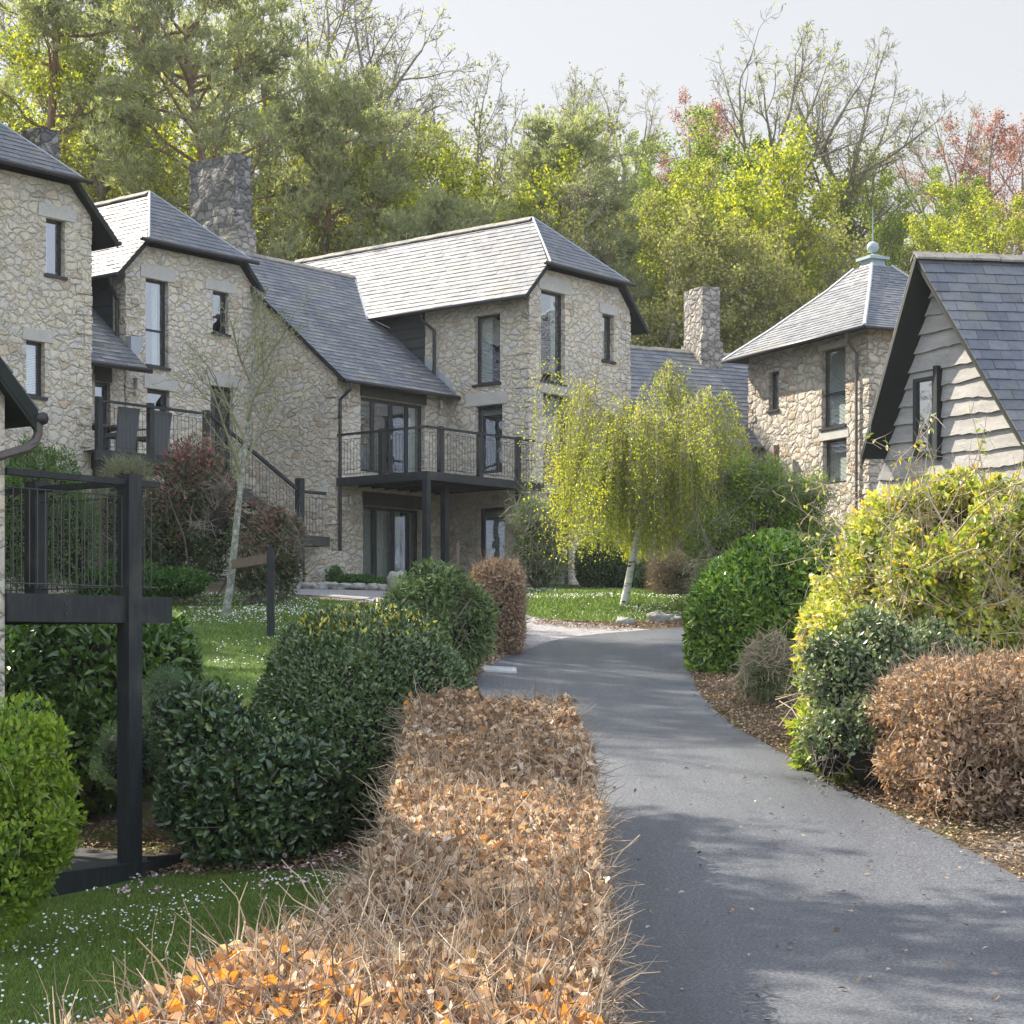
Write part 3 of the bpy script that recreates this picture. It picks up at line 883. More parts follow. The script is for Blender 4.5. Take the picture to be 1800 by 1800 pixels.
def window(house, f, rc, frame=.06, setback=.14, bars=(), mull=(), blind=False, name="window", leafs=0, slot='frame', curtain=False, handle=False, extra=None):
    a, b, c, d = rc
    nm = NM()
    o = -setback
    def fr(u0, u1, z0, z1, dep=.06, oo=0):
        p = f.p(u0, z0, o + oo)
        nm.obox(p, f.p(u1, z0, o + oo) - p, f.p(u0, z0, o + oo - dep) - p, [0, 0, z1 - z0])
    fr(a, a + frame, c, d); fr(b - frame, b, c, d); fr(a + frame, b - frame, c, c + frame); fr(a + frame, b - frame, d - frame, d)
    for t_ in bars: fr(a + frame, b - frame, c + (d - c) * t_ - frame * .45, c + (d - c) * t_ + frame * .45, .055, -.002)
    for t_ in mull: fr(a + (b - a) * t_ - frame * .8, a + (b - a) * t_ + frame * .8, c + frame, d - frame, .055, -.002)
    wo = nm.build(name, M[slot], house)
    g = NM()
    g.poly([f.p(a + frame * .5, c + frame * .5, o - .03), f.p(b - frame * .5, c + frame * .5, o - .03), f.p(b - frame * .5, d - frame * .5, o - .03), f.p(a + frame * .5, d - frame * .5, o - .03)])
    g.build("pane", M['glass'], wo)
    if blind:
        n = NM()
        z = c + frame + (0 if blind is True else (d - c) * (1 - blind))
        while z < d - frame:
            p = f.p(a + frame, z, o - .10); q = f.p(b - frame, z, o - .10)
            n.poly([p, q, f.p(b - frame, z + .027, o - .115), f.p(a + frame, z + .027, o - .115)])
            z += .036
        n.build("blind", M['blind'], wo)
    if curtain:
        n = NM()
        for (t0, t1) in curtain:
            k = 24
            us = np.linspace(a + frame + (b - a - 2 * frame) * t0, a + frame + (b - a - 2 * frame) * t1, k)
            for i in range(k - 1):
                w0, w1 = .02 * math.sin(i * 1.9), .02 * math.sin((i + 1) * 1.9)
                n.poly([f.p(us[i], c + .02, o - .16 + w0), f.p(us[i + 1], c + .02, o - .16 + w1), f.p(us[i + 1], d - .02, o - .16 + w1), f.p(us[i], d - .02, o - .16 + w0)])
        n.build("curtain", M['curtain'], wo)
    n = NM()        # dark box behind the glass; the room's dimness is in its colour
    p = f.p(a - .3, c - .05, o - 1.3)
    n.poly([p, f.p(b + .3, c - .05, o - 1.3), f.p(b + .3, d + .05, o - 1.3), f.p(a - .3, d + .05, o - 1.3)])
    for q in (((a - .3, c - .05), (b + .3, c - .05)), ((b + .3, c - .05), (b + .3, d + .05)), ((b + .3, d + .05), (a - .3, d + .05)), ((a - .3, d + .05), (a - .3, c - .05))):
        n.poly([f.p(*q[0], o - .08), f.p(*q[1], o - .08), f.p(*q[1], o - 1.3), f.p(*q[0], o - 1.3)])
    n.build("dark_backing", M['dark_room'], wo)
    if handle:
        n = NM()
        for t_ in (handle if isinstance(handle, (list, tuple)) else [.85]):
            u = a + (b - a) * t_
            n.bar(f.p(u, c + 1.0, o + .03), f.p(u + .10, c + 1.0, o + .03), .02, .02)
            n.bar(f.p(u, c + .95, o + .01), f.p(u, c + 1.08, o + .01), .03, .02)
        n.build("handle", M['brass'], wo)
    return wo


def lintel(house, f, u0, u1, z0, z1, name="lintel", mat='lintel', out=.025):
    nm = NM()
    rs = np.random.RandomState(int(abs(u0 * 100) + abs(z0 * 10)) % 1000)
    j = lambda: rs.uniform(-.02, .02)
    pts = [(u0 + j(), z0), (u1 + j(), z0), (u1 + j(), z1 + j()), (u0 + j(), z1 + j())]
    nm.prism([f.p(a, b, out) for a, b in pts], [*(-f.n * .2), 0])
    return nm.build(name, M[mat], house)


def sill(house, f, rc, out=.05):
    a, b, c, d = rc
    nm = NM()
    p = f.p(a - .05, c - .07, out)
    nm.obox(p, f.p(b + .05, c - .07, out) - p, f.p(a - .05, c - .07, -.16) - p, [0, 0, .068])
    return nm.build("sill", M['gutter'], house)


def gutter(house, p, q, r=.055, name="gutter"):
    nm = NM()
    nm.tubes([[p, (np.array(p) + q) / 2, q]], r, 8)
    return nm.build(name, M['gutter'], house, smooth=True)


def pipe(house, pts, r=.038, mat='gutter', name="downpipe"):
    nm = NM()
    P = np.array(pts, float)
    nm.tubes(P[None], r, 8)
    for i in range(len(P) - 1):
        L = np.linalg.norm(P[i + 1] - P[i])
        if L > 1.2:
            d = nrm(P[i + 1] - P[i])
            for t_ in np.arange(.4, L, 1.4):
                nm.tubes([[P[i] + d * t_, P[i] + d * (t_ + .04)]], r * 1.35, 8)
    return nm.build(name, M[mat], house, smooth=False)


def lamp(house, f, u, z):
    nm = NM()
    nm.tubes([[f.p(u, z, .10), f.p(u, z + .22, .10)]], .045, 10)
    nm.bar(f.p(u, z + .02, 0), f.p(u, z + .02, .10), .03, .03)
    nm.tubes([[f.p(u, z - .16, .05), f.p(u, z - .08, .05)]], .05, 10)
    nm.bar(f.p(u, z + .25, 0), f.p(u, z + .25, .13), .14, .015)
    return nm.build("wall_lamp", M['brass'], house)


def ridge_cap(nm, p, q, w=.16, n=None, mi=0):
    p, q = np.array(p, float), np.array(q, float)
    L = np.linalg.norm(q - p); n = n or max(1, int(L / .45)); d = (q - p) / n
    side = nrm(np.cross(d, UPZ))
    for i in range(n):
        a = p + d * i + d * .01; b = p + d * (i + .985)
        j = random.uniform(-.008, .008)
        top = np.array([0, 0, .055 + j])
        for sg in (1, -1):
            dn = side * sg * w - UPZ * w * .75
            nm.prism([a + top, b + top, b + top + dn, a + top + dn], [0, 0, -.035], mi)


ZE, ZH, ZR = 9.28, 10.25, 12.04     # eaves, half-hip eaves, ridge


def quoins(nm, c, d1, d2, z0, z1, seed=0, mi=0):
    """irregular corner stones standing slightly proud of both walls; d1, d2 run away from the corner along the walls"""
    rs = np.random.RandomState(seed)
    c, d1, d2 = np.array(c, float), np.array(d1, float), np.array(d2, float)
    z = z0
    k = 0
    while z < z1 - .1:
        h = min(rs.uniform(.13, .30), z1 - z)
        a, b = (rs.uniform(.28, .48), rs.uniform(.13, .24)) if k % 2 else (rs.uniform(.13, .24), rs.uniform(.28, .48))
        o1, o2 = rs.uniform(.008, .032), rs.uniform(.008, .032)
        p0 = c - d1 * o1 - d2 * o2
        q = [p0, p0 + d1 * (a + o1), p0 + d1 * (a + o1) + d2 * (b + o2), p0 + d2 * (b + o2)]
        lo = [np.array([*(p + rs.randn(2) * .008), z + .012 + rs.randn() * .006]) for p in q]
        hi = [np.array([*(p + rs.randn(2) * .012), z + h - .012 + rs.randn() * .008]) for p in q]
        nm.box8(lo + hi, mi)
        z += h
        k += 1


def bar_house(root, r0, r1, l0, depth, left_holes=(), gable_holes=(), seed=1, side_stone=3.7, side_holes=(), base=None, left_wall=True):
    """a stone house bar: ridge runs along L, half-hipped gable at l0 looking towards -L"""
    rc = (r0 + r1) / 2
    k = (ZR - ZE) / (rc - r0 + .4)
    zl = lambda r: ZE + (r - (r0 - .4)) * k
    zr_ = lambda r: ZR - (r - rc) * k
    gb = base if base is not None else gz1(*P2(rc, l0)) - .5
    rl = r0 + (ZH - zl(r0)) / k + .0
    rr = 2 * rc - rl
    o = .14
    f = G_(l0)
    nm = NM()
    wall_skin(nm, f, [(r0, gb), (r1, gb), (r1, zr_(r1) - o), (rr, ZH - o + .02), (rl, ZH - o + .02), (r0, zl(r0) - o)], gable_holes, mi=0)
    s = S_(r0)
    if left_wall:
        wall_skin(nm, s, [(l0, gb), (l0 + side_stone, gb), (l0 + side_stone, zl(r0) - o), (l0, zl(r0) - o)], side_holes)
    s2 = Face(P2(r1, 0), LD, RD)
    wall_skin(nm, s2, [(l0, gb), (l0 + depth, gb), (l0 + depth, zr_(r1) - o), (l0, zr_(r1) - o)])
    s3 = Face(P2(0, l0 + depth), RD, LD)
    wall_skin(nm, s3, [(r0, gb), (r1, gb), (r1, zr_(r1) - o), (rc, ZR - o), (r0, zl(r0) - o)])
    if left_wall: quoins(nm, P2(r0, l0), RD, LD, max(gb, -1), zl(r0) - .25, seed)
    quoins(nm, P2(r1, l0), -RD, LD, max(gb, -1), zr_(r1) - .25, seed + 5)
    nm.build("wall", M['stone'], root)
    # cladding above the link roof, on the left side
    if left_wall:
        nm = NM()
        z = 6.0
        ll = l0 + side_stone
        while z < zl(r0) - .42:
            p = s.p(ll, z, .0)
            nm.box8([s.p(ll, z, .05), s.p(l0 + depth, z, .05), s.p(l0 + depth, z, 0), s.p(ll, z, 0), s.p(ll, z + .31, .015), s.p(l0 + depth, z + .31, .015), s.p(l0 + depth, z + .31, 0), s.p(ll, z + .31, 0)], 0)
            z += .29
        nm.build("timber_cladding", M['clad'], root)
    # roof
    nm = NM()
    apex, lend = l0 + 1.7, l0 + depth + .2
    sl = math.sqrt(1 + 1 / k ** 2)     # slope length per metre of rise
    vh, vr = (ZH - ZE) * sl, (ZR - ZE) * sl
    lv = l0 - .22
    Vl = P3(1, 0, 1 * k) - P3(0, 0, 0)
    Vr = P3(-1, 0, 1 * k) - P3(0, 0, 0)
    Ud = np.array([*LD, 0])
    polys = [[(lv, 0), (lend, 0), (lend, vh), (lv, vh)], [(lv, vh), (lend, vh), (lend, vr), (apex, vr)]]
    roof_plane(nm, P3(r0 - .4, 0, ZE), Ud, Vl, polys, seed)
    zr2 = zr_(r1 + .6)
    v_off = (ZE - zr2) * sl
    polys_r = [[(lv, 0), (lend, 0), (lend, v_off + vh), (lv, v_off + vh)], [(lv, v_off + vh), (lend, v_off + vh), (lend, v_off + vr), (apex, v_off + vr)]]
    roof_plane(nm, P3(r1 + .6, 0, zr2), Ud, Vr, polys_r, seed + 1)
    # hip: through (rl..rr, lv-.16, ZH) and the apex
    lo = lv - .12
    Vh = P3(0, apex, ZR) - P3(0, lo, ZH)
    H = np.linalg.norm(Vh)
    roof_plane(nm, P3(0, lo, ZH), np.array([*RD, 0]), Vh, [[(rl - .04, 0), (rr + .04, 0), (rc, H)]], seed + 2)
    nm.build("roof", [M['slate'], M['soffit']], root)
    nm = NM()
    ridge_cap(nm, P3(rc, apex, ZR), P3(rc, lend, ZR), .17)
    nm.build("ridge_tiles", M['ridge'], root)
    nm = NM()
    for (p, q) in ((P3(rl - .04, lo, ZH), P3(rc, apex, ZR)), (P3(rr + .04, lo, ZH), P3(rc, apex, ZR))):
        nm.tubes([[p + UPZ * .02, q + UPZ * .02]], .028, 6)
    nm.build("hip_flashing", M['lead'], root)
    gutter(root, P3(rl - .32, lo - .03, ZH - .05), P3(rr + .30, lo - .03, ZH - .05))
    gutter(root, P3(r0 - .45, lv, ZE - .05), P3(r0 - .45, lend, ZE - .05))
    gutter(root, P3(r1 + .65, lv, zr2 - .05), P3(r1 + .65, lend, zr2 - .05))
    # boards closing the overhang at the gable
    for (ra, za, rb, zb) in ((r1 + .6, zr2, rr, ZH), (r0 - .4, ZE, rl, ZH)):
        nm = NM()
        a, b = P3(ra, lv + .01, za - .16), P3(rb, lv + .01, zb - .16)
        nm.prism([a, b, b + UPZ * .12, a + UPZ * .12], [*(LD * .03), 0])
        nm.build("barge_board", M['soffit'], root)
    return k


def railing(parent, pts, zf, h=1.12, post_w=.13, name_posts="post", rods=.11, posts=True, handrail=.055, mat='timber', drop=0.0, post_at=None):
    """a railing along 2-D points; posts are parts of the balcony's own object"""
    pts = [np.array(p, float) for p in pts]
    rail, rodm = NM(), NM()
    for i in range(len(pts) - 1):
        a, b = pts[i], pts[i + 1]
        za, zb = (zf, zf) if np.isscalar(zf) else (zf[i], zf[i + 1])
        A, B = np.array([*a, za]), np.array([*b, zb])
        rail.bar(A + UPZ * (h - .04), B + UPZ * (h - .04), .07, handrail, 0)
        L = np.linalg.norm(b - a)
        for zz in (.09, h - .17):
            rodm.tubes([[A + UPZ * zz, B + UPZ * zz]], .006, 4)
        n = max(2, int(L / rods))
        T = np.linspace(0, 1, n + 1)[1:-1]
        P = A[None] + (B - A)[None] * T[:, None]
        rodm.tubes(np.stack([P + UPZ * .06, P + UPZ * (h - .17)], 1), .0055, 4)
    rail.build("handrail", M[mat], parent)
    rodm.build("rods", M['wire'], parent)
    for q in (post_at or []):
        nm = NM()
        x, y, z0, z1 = q[:4]
        ww = q[4] if len(q) > 4 else post_w
        d = np.array(q[5]) if len(q) > 5 else RD
        nn = np.array([-d[1], d[0]])
        c = np.array([x, y]) - d * ww / 2 - nn * ww / 2
        nm.obox([*c, z0], [*(d * ww), 0], [*(nn * ww), 0], [0, 0, z1 - z0])
        nm.build(name_posts, M[mat], parent)


# ------------------------------------------------------------------ middle house C (with its link and balcony)
c_loc = P3(2.3, 3, gz1(*P2(2.3, 3)))
hC = thing("stone_house", "middle three storey stone house with tall gable windows behind the weeping birch", "house", c_loc, "stone houses of the terrace")
gC = G_(0)
W1 = gC.rect(951, 993, 513, 671); W2 = gC.rect(955, 1000, 694, 852); W3 = gC.rect(962, 1006, 870, 1030); W4 = gC.rect(1059, 1079, 553, 634); W5 = gC.rect(1068, 1086, 898, 960)
sC = S_(0)
D1 = sC.rect(835, 883, 712, 832); D2 = sC.rect(840, 887, 892, 1024); W6 = sC.rect(834, 879, 553, 674)
bar_house(hC, 0, 4.6, 0, 11, gable_holes=(W1, W2, W3, W4, W5), seed=3, side_holes=(D1, D2, W6), side_stone=sC.u(747))
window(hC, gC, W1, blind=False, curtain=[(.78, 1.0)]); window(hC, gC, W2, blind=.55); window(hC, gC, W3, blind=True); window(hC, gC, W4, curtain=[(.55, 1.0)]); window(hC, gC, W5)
for rc_ in (W1, W4, W5): sill(hC, gC, rc_)
zt = W1[3]; lintel(hC, gC, W1[0] - .12, W1[1] + .22, zt + .01, zt + .40)
lintel(hC, gC, W2[0] - .12, W2[1] + .22, W2[3] + .01, W1[2] - .075)
lintel(hC, gC, W3[0] - .12, W3[1] + .25, W3[3] + .01, W2[2] - .01)
lintel(hC, gC, W4[0] - .15, W4[1] + .15, W4[3] + .01, W4[3] + .26)
lintel(hC, gC, W5[0] - .12, W5[1] + .2, W5[3] + .01, W5[3] + .35)
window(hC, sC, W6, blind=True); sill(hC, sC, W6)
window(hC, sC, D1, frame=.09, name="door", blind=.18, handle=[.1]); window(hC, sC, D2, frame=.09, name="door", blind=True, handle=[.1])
lintel(hC, sC, D1[0] - .18, D1[1] + .3, D1[3] + .01, D1[3] + .34)
# link wall between C and B
gL = G_(2.92)
rK = gL.u(592)
X1 = gL.rect(634, 747, 705, 834); X2 = gL.rect(638, 740, 893, 1022)
zlk = lambda l: 6.85 + .8 * (l - 2.5)
nm = NM()
gb = 1.0
wall_skin(nm, gL, [(rK, gb), (0, gb), (0, zlk(2.92) - .12), (rK, zlk(2.92) - .12)], (X1, X2))
sK = S_(rK)
wall_skin(nm, sK, [(2.92, gb), (7.6, gb), (7.6, zlk(7.6) - .12), (2.92, zlk(2.92) - .12)])
quoins(nm, P2(rK, 2.92), RD, LD, 1.2, 6.95, 77)
nm.build("wall", M['stone'], hC)
window(hC, gL, X1, frame=.08, name="door", mull=(.24, .52, .77), curtain=[(.80, 1.0)], handle=[.52])
window(hC, gL, X2, frame=.08, name="door", mull=(.27, .58, .84), curtain=[(.0, .25), (.33, .80), (.86, 1.0)], handle=[.30])
nm = NM()
p = gL.p(X1[0] + .05, gL.z(X1[0], 834) + .03, -.35)
nm.obox(p, gL.p(X1[0] + .65, p[2], -.35) - p, gL.p(X1[0] + .05, p[2], -.9) - p, [0, 0, .75])
nm.build("sofa_back", M['blue_cloth'], hC)
for X in (X1, X2):
    lintel(hC, gL, X[0] - .02, X[1] + .04, X[3] + .01, X[3] + .36, "timber_lintel", 'timber_worn', .02)
lamp(hC, gL, gL.u(608), gL.z(gL.u(608), 700)); lamp(hC, gL, gL.u(771), gL.z(gL.u(771), 718)); lamp(hC, gL, gL.u(611), gL.z(gL.u(611), 887))
# link roof
nm = NM()
sl = math.sqrt(1 + .8 ** 2)
Vk = P3(0, 1, .8) - P3(0, 0, 0)
roof_plane(nm, P3(0, 2.5, 6.85), np.array([*RD, 0]), Vk, [[(rK - .16, 0), (-.02, 0), (-.02, 5.13 * sl), (rK - .16, 5.13 * sl)], [(-.02, 3.04 * sl), (1.236, 5.13 * sl), (-.02, 5.13 * sl)]], 9)
Vb = P3(0, -1, .8) - P3(0, 0, 0)
roof_plane(nm, P3(0, 12.76, 6.85), np.array([*RD, 0]), Vb, [[(rK - .16, 0), (-.02, 0), (-.02, 5.13 * sl), (rK - .16, 5.13 * sl)]], 10)
nm.build("roof", [M['slate'], M['soffit']], hC)
nm = NM()
ridge_cap(nm, P3(rK + .9, 7.63, 10.95), P3(1.2, 7.63, 10.95), .16)
nm.build("ridge_tiles", M['ridge'], hC)
nm = NM()      # lead valley
a, b = P3(1.236, 7.63, 10.97), P3(-.42, 5.54, 9.30)
for q0, q1 in ((a, b), (b, P3(-.05, 5.0, 8.98))):
    nm.bar(q0, q1, .2, .03)
nm.build("lead_valley", M['lead'], hC)
gutter(hC, P3(rK - .16, 2.44, 6.80), P3(.0, 2.44, 6.80))
zg = gz1(*P2(rK, 2.9))
pipe(hC, [P3(rK + .02, 2.44, 6.76), P3(rK + .02, 2.44, 6.6), P3(rK - .0, 2.80, 6.35), P3(rK - .0, 2.80, zg)], .045)
pipe(hC, [sC.p(sC.u(757), ZE - .05, .42), sC.p(sC.u(757), ZE - .25, .40), sC.p(sC.u(766), ZE - .55, .07), sC.p(sC.u(766), 6.7, .07)], .045)
# stepped lead flashing and hopper at the foot of the pipe
nm = NM()
for i in range(9):
    l = 2.75 + i * .22
    z = zlk(l) + .02
    nm.prism([sC.p(l, z, .012), sC.p(l + .26, z + .2, .012), sC.p(l + .26, z + .36, .012), sC.p(l, z + .30, .012)], [*(RD * .01), 0])
nm.build("flashing", M['lead'], hC)
# balcony
bl0, bl1 = -.19, 2.90
zf = 4.33
nm = NM()
ax = [P3(rK, bl0, zf - .21), P3(0.02, bl0, zf - .21)]
bal = NM()
bal.bar(P3(rK + .05, bl0, zf - .105), P3(.35, bl0, zf - .105), .08, .21)
bal.bar(P3(rK, bl0 - .04, zf - .105), P3(rK, bl1, zf - .105), .08, .212)
for i in range(22):
    l = bl0 + .06 + i * .139
    bal.bar(P3(rK + .04, l + .065, zf - .02), P3(-.02, l + .065, zf - .02), .13, .03, up=(0, 0, 1))
for i in range(8):
    r = rK + .3 + i * .5
    bal.bar(P3(r, bl0 + .05, zf - .115), P3(r, bl1, zf - .115), .05, .15)
bo = bal.build("balcony", M['timber'], hC)
pa = []
for px in (778, 847, 914):
    u = G_(bl0).u(px); q = P2(u, bl0 + .07)
    pa.append((q[0], q[1], zf - .02, zf + 1.17))
u = S_(rK).u(668); q = P2(rK + .07, u); pa.append((q[0], q[1], zf - .02, zf + 1.17))
railing(bo, [P2(rK + .02, bl1), P2(rK + .02, bl0 + .02), P2(0, bl0 + .02)], zf, 1.15, post_at=pa)
for (r, l) in ((rK + .06, bl0 + .06), (G_(bl0 + .75).u(782), bl0 + .75), (-.18, bl0 + .35)):
    q = P2(r, l)
    nm = NM(); nm.obox([*(q - RD * .08 - LD * .08), gz1(*q) - .1], [*(RD * .16), 0], [*(LD * .16), 0], [0, 0, zf - .21 - gz1(*q) + .1])
    nm.build("support_post", M['timber'], bo)

# ------------------------------------------------------------------ house B
gB_l = 6.0
gB = G_(gB_l)
rB1, rB0 = rK, gB.u(221)
hB = thing("stone_house", "stone house left of centre with a dark rubble chimney behind its half hipped roof", "house", P3((rB0 + rB1) / 2, 9, gz1(*P2(rB0, 9))), "stone houses of the terrace")
V1 = gB.rect(256, 296, 492, 644); V2 = gB.rect(374, 402, 513, 586); V3 = gB.rect(259, 298, 685, 765); V4 = gB.rect(370, 410, 680, 810)
V3 = (V3[0], V3[1], 4.35, V3[3]); V4 = (V4[0], V4[1], 4.1, V4[3])
sBl = S_(rB0)
bar_house(hB, rB0, rB1, gB_l, 10, gable_holes=(V1, V2, V3, V4), seed=23, side_stone=max(.5, sBl.u(199) - gB_l), base=.6)
window(hB, gB, V1, bars=(.42,), curtain=[(.62, .9)]); window(hB, gB, V2); window(hB, gB, V3, frame=.09, name="door", handle=[.2]); window(hB, gB, V4, frame=.09, name="door", mull=(.5,))
sill(hB, gB, V1); sill(hB, gB, V2)
lintel(hB, gB, gB.u(246), gB.u(307), V1[3] + .01, V1[3] + .33); lintel(hB, gB, gB.u(361), gB.u(415), V2[3] + .01, V2[3] + .28)
lintel(hB, gB, gB.u(253), gB.u(312), V3[3] + .01, V3[3] + .36); lintel(hB, gB, gB.u(361), gB.u(420), V4[3] + .01, V4[3] + .36)
lamp(hB, gB, gB.u(237), gB.z(gB.u(237), 683))
# link A-B
gAB = G_(gB_l + .02)
rA1 = -12.6
DA = gAB.rect(167, 194, 672, 770); DA = (DA[0], DA[1], 4.35, DA[3])
nm = NM()
wall_skin(nm, gAB, [(rA1, .6), (rB0, .6), (rB0, zlk(2.92) - .12), (rA1, zlk(2.92) - .12)], (DA,))
nm.build("wall", M['stone'], hB)
window(hB, gAB, DA, frame=.10, name="door")
lintel(hB, gAB, DA[0] - .02, DA[1] + .05, DA[3] + .01, DA[3] + .45, "timber_lintel", 'timber_worn', .02)
nm = NM()
roof_plane(nm, P3(0, 5.1, 6.85), np.array([*RD, 0]), Vk, [[(rA1 - .1, 0), (rB0 - .03, 0), (rB0 - .03, 5.1 * sl), (rA1 - .1, 5.1 * sl)]], 19)
nm.build("roof", [M['slate'], M['soffit']], hB)
gutter(hB, P3(rA1 - .1, 5.04, 6.80), P3(rB0 + .02, 5.04, 6.80), .07)
sB = S_(rB0)
pipe(hB, [P3(rB0 - .42, 6.1, ZE - .05), P3(rB0 - .40, 6.1, ZE - .25), P3(rB0 - .07, 6.25, ZE - .6), P3(rB0 - .07, 6.25, 7.6)], .05)
nm = NM()
nm.prism([P3(rB0 - .02, 5.95, 7.75), P3(rB0 + .45, 5.95, 7.75), P3(rB0 + .25, 5.95, 7.35), P3(rB0 + .12, 5.95, 7.1), P3(rB0 - .02, 5.95, 7.1)], [*(-LD * .18), 0])
nm.build("hopper", M['lead'], hB)


def stack(root, corner, d1, w1, d2, w2, z0, z1, mat, cap=None, seed=0, name="chimney"):
    """chimney stack of rough rubble: a finely divided box whose skin is pushed in and out stone by stone"""
    nm = NM()
    c = np.array(corner, float)
    d1, d2 = np.array(d1, float), np.array(d2, float)
    rs = np.random.RandomState(seed)
    for (o, a, wa, n_) in ((c, d1, w1, -d2), (c + d1 * w1, d2, w2, d1), (c + d1 * w1 + d2 * w2, -d1, w1, d2), (c + d2 * w2, -d2, w2, -d1)):
        nu, nz = max(3, int(wa / .06)), int((z1 - z0) / .06)
        us, zs = np.linspace(0, wa, nu + 1), np.linspace(z0, z1, nz + 1)
        U, Z = np.meshgrid(us, zs, indexing='ij')
        XY = o[None, None] + a[None, None] * U[..., None]
        q = vnoise(XY[..., 0].ravel() + 50, XY[..., 1].ravel() + 50, Z.ravel() + 50, 3.6).reshape(U.shape)
        dd = (q - .5) * .06
        ed = np.minimum(U, wa - U); dd = np.where(ed < .01, dd * .0 - .015 * np.round(q * 4) / 4, dd)
        nn = nrm(n_ + (a * 0))
        XY = XY + nn[None, None] * dd[..., None]
        zz = Z + np.where(Z > z1 - .01, (q - .5) * .07, 0)
        id_ = np.arange(U.size).reshape(U.shape)
        nm.add(np.column_stack([XY.reshape(-1, 2), zz.ravel()]), np.stack([id_[:-1, :-1], id_[1:, :-1], id_[1:, 1:], id_[:-1, 1:]], -1).reshape(-1, 4))
    nm.poly([[*c, z1 - .04], [*(c + d1 * w1), z1 - .04], [*(c + d1 * w1 + d2 * w2), z1 - .04], [*(c + d2 * w2), z1 - .04]])
    return nm.build(name, M[mat], root)


cc = P2(-3.17, 8.0)
stack(hB, cc, RD, .62, LD, 1.95, 10.3, 13.82, 'stone_dark', seed=2)
stack(hB, P2(-3.24, 7.92), RD, .80, LD, .7, 9.6, 11.75, 'stone_stack', seed=3, name="chimney_base")

# ------------------------------------------------------------------ house A (far left of the terrace)
gA = G_(2.4)
hA = thing("stone_house", "leftmost house of the stone terrace, only its windowed gable corner showing", "house", P3(-14.9, 6, 1.0), "stone houses of the terrace")
A1 = gA.rect(81, 114, 386, 484); A2 = gA.rect(46, 79, 600, 696)
bar_house(hA, -17.2, -12.6, 2.4, 11, gable_holes=(A1, A2), seed=33, left_wall=True, base=-.2, side_stone=11)
window(hA, gA, A1, curtain=[(.1, .5)]); window(hA, gA, A2, blind=True)
sill(hA, gA, A1); sill(hA, gA, A2)
lintel(hA, gA, gA.u(67), gA.u(134), A1[3] + .02, A1[3] + .30); lintel(hA, gA, gA.u(40), gA.u(91), A2[3] + .01, A2[3] + .28)
k0 = S_(-13.0)
stack(hA, P2(-11.1, 6.2), RD, .55, LD, 1.5, 7.4, 12.55, 'stone_dark', seed=5)

# deck between A and B, with stairs down to a landing
zf = 4.33
dk = NM()
l_d = 1.95
gD = G_(l_d)
r_a, r_b = gD.u(167), gD.u(372)
dk.bar(P3(r_a, l_d, zf - .12), P3(r_b + .05, l_d, zf - .12), .08, .24)
dk.bar(P3(r_b, l_d, zf - .12), P3(r_b, gB_l, zf - .12), .08, .238)
for i in range(28):
    l = l_d + .06 + i * .143
    dk.bar(P3(r_a + .04, l + .065, zf - .02), P3(r_b - .04, l + .065, zf - .02), .13, .03)
dko = dk.build("deck", M['timber'], hB)
pa = []
for px in (177, 268, 366):
    q = P2(gD.u(px), l_d + .07); pa.append((q[0], q[1], zf - .02, zf + 1.17))
railing(dko, [P2(r_a + .1, l_d + .02), P2(r_b, l_d + .02)], zf, 1.12, post_at=pa)
for (r, l) in ((r_a + .3, l_d + .2), (r_b - .1, l_d + .2), (r_b - .1, 5.2)):
    q = P2(r, l); nm = NM(); nm.obox([*(q - RD * .08 - LD * .08), .5], [*(RD * .16), 0], [*(LD * .16), 0], [0, 0, zf - .75]); nm.build("support_post", M['timber'], dko)
zl_ = 2.72
r_c, r_d = gD.u(530), gD.u(572)
st = NM()
for l in (l_d, l_d + 1.0):
    st.bar(P3(r_b, l, zf - .18), P3(r_c, l, zl_ - .12), .06, .26)
for i in range(9):
    t_ = (i + .5) / 9
    a = P3(r_b + (r_c - r_b) * t_, l_d, zf + (zl_ - zf) * t_ + .02)
    st.bar(a, a + [*(LD * 1.0), 0], .27, .04)
st.bar(P3(r_c, l_d, zl_ - .12), P3(r_d + .12, l_d, zl_ - .12), .08, .24)
st.bar(P3(r_d + .1, l_d, zl_ - .12), P3(r_d + .1, 3.4, zl_ - .12), .08, .238)
for i in range(8):
    st.bar(P3(r_c + .0, l_d + .1 + i * .14, zl_ - .02), P3(r_d + .1, l_d + .1 + i * .14, zl_ - .02), .13, .03)
sto = st.build("stairs", M['timber_worn'], hB)
q = P2(r_c, l_d + .06)
q2 = P2(r_b, l_d + .06)
railing(sto, [q2, q, P2(r_d + .06, l_d + .06)], [zf, zl_, zl_], 1.12, handrail=.075, post_at=[(q[0], q[1], .9, zl_ + 1.4, .17), ])
nm = NM()
wall_skin(nm, G_(2.45), [(r_c - .2, .5), (rK + .0, .5), (rK, zl_ - .3), (r_c - .2, zl_ - .3)])
nm.build("plinth_wall", M['stone'], hB)
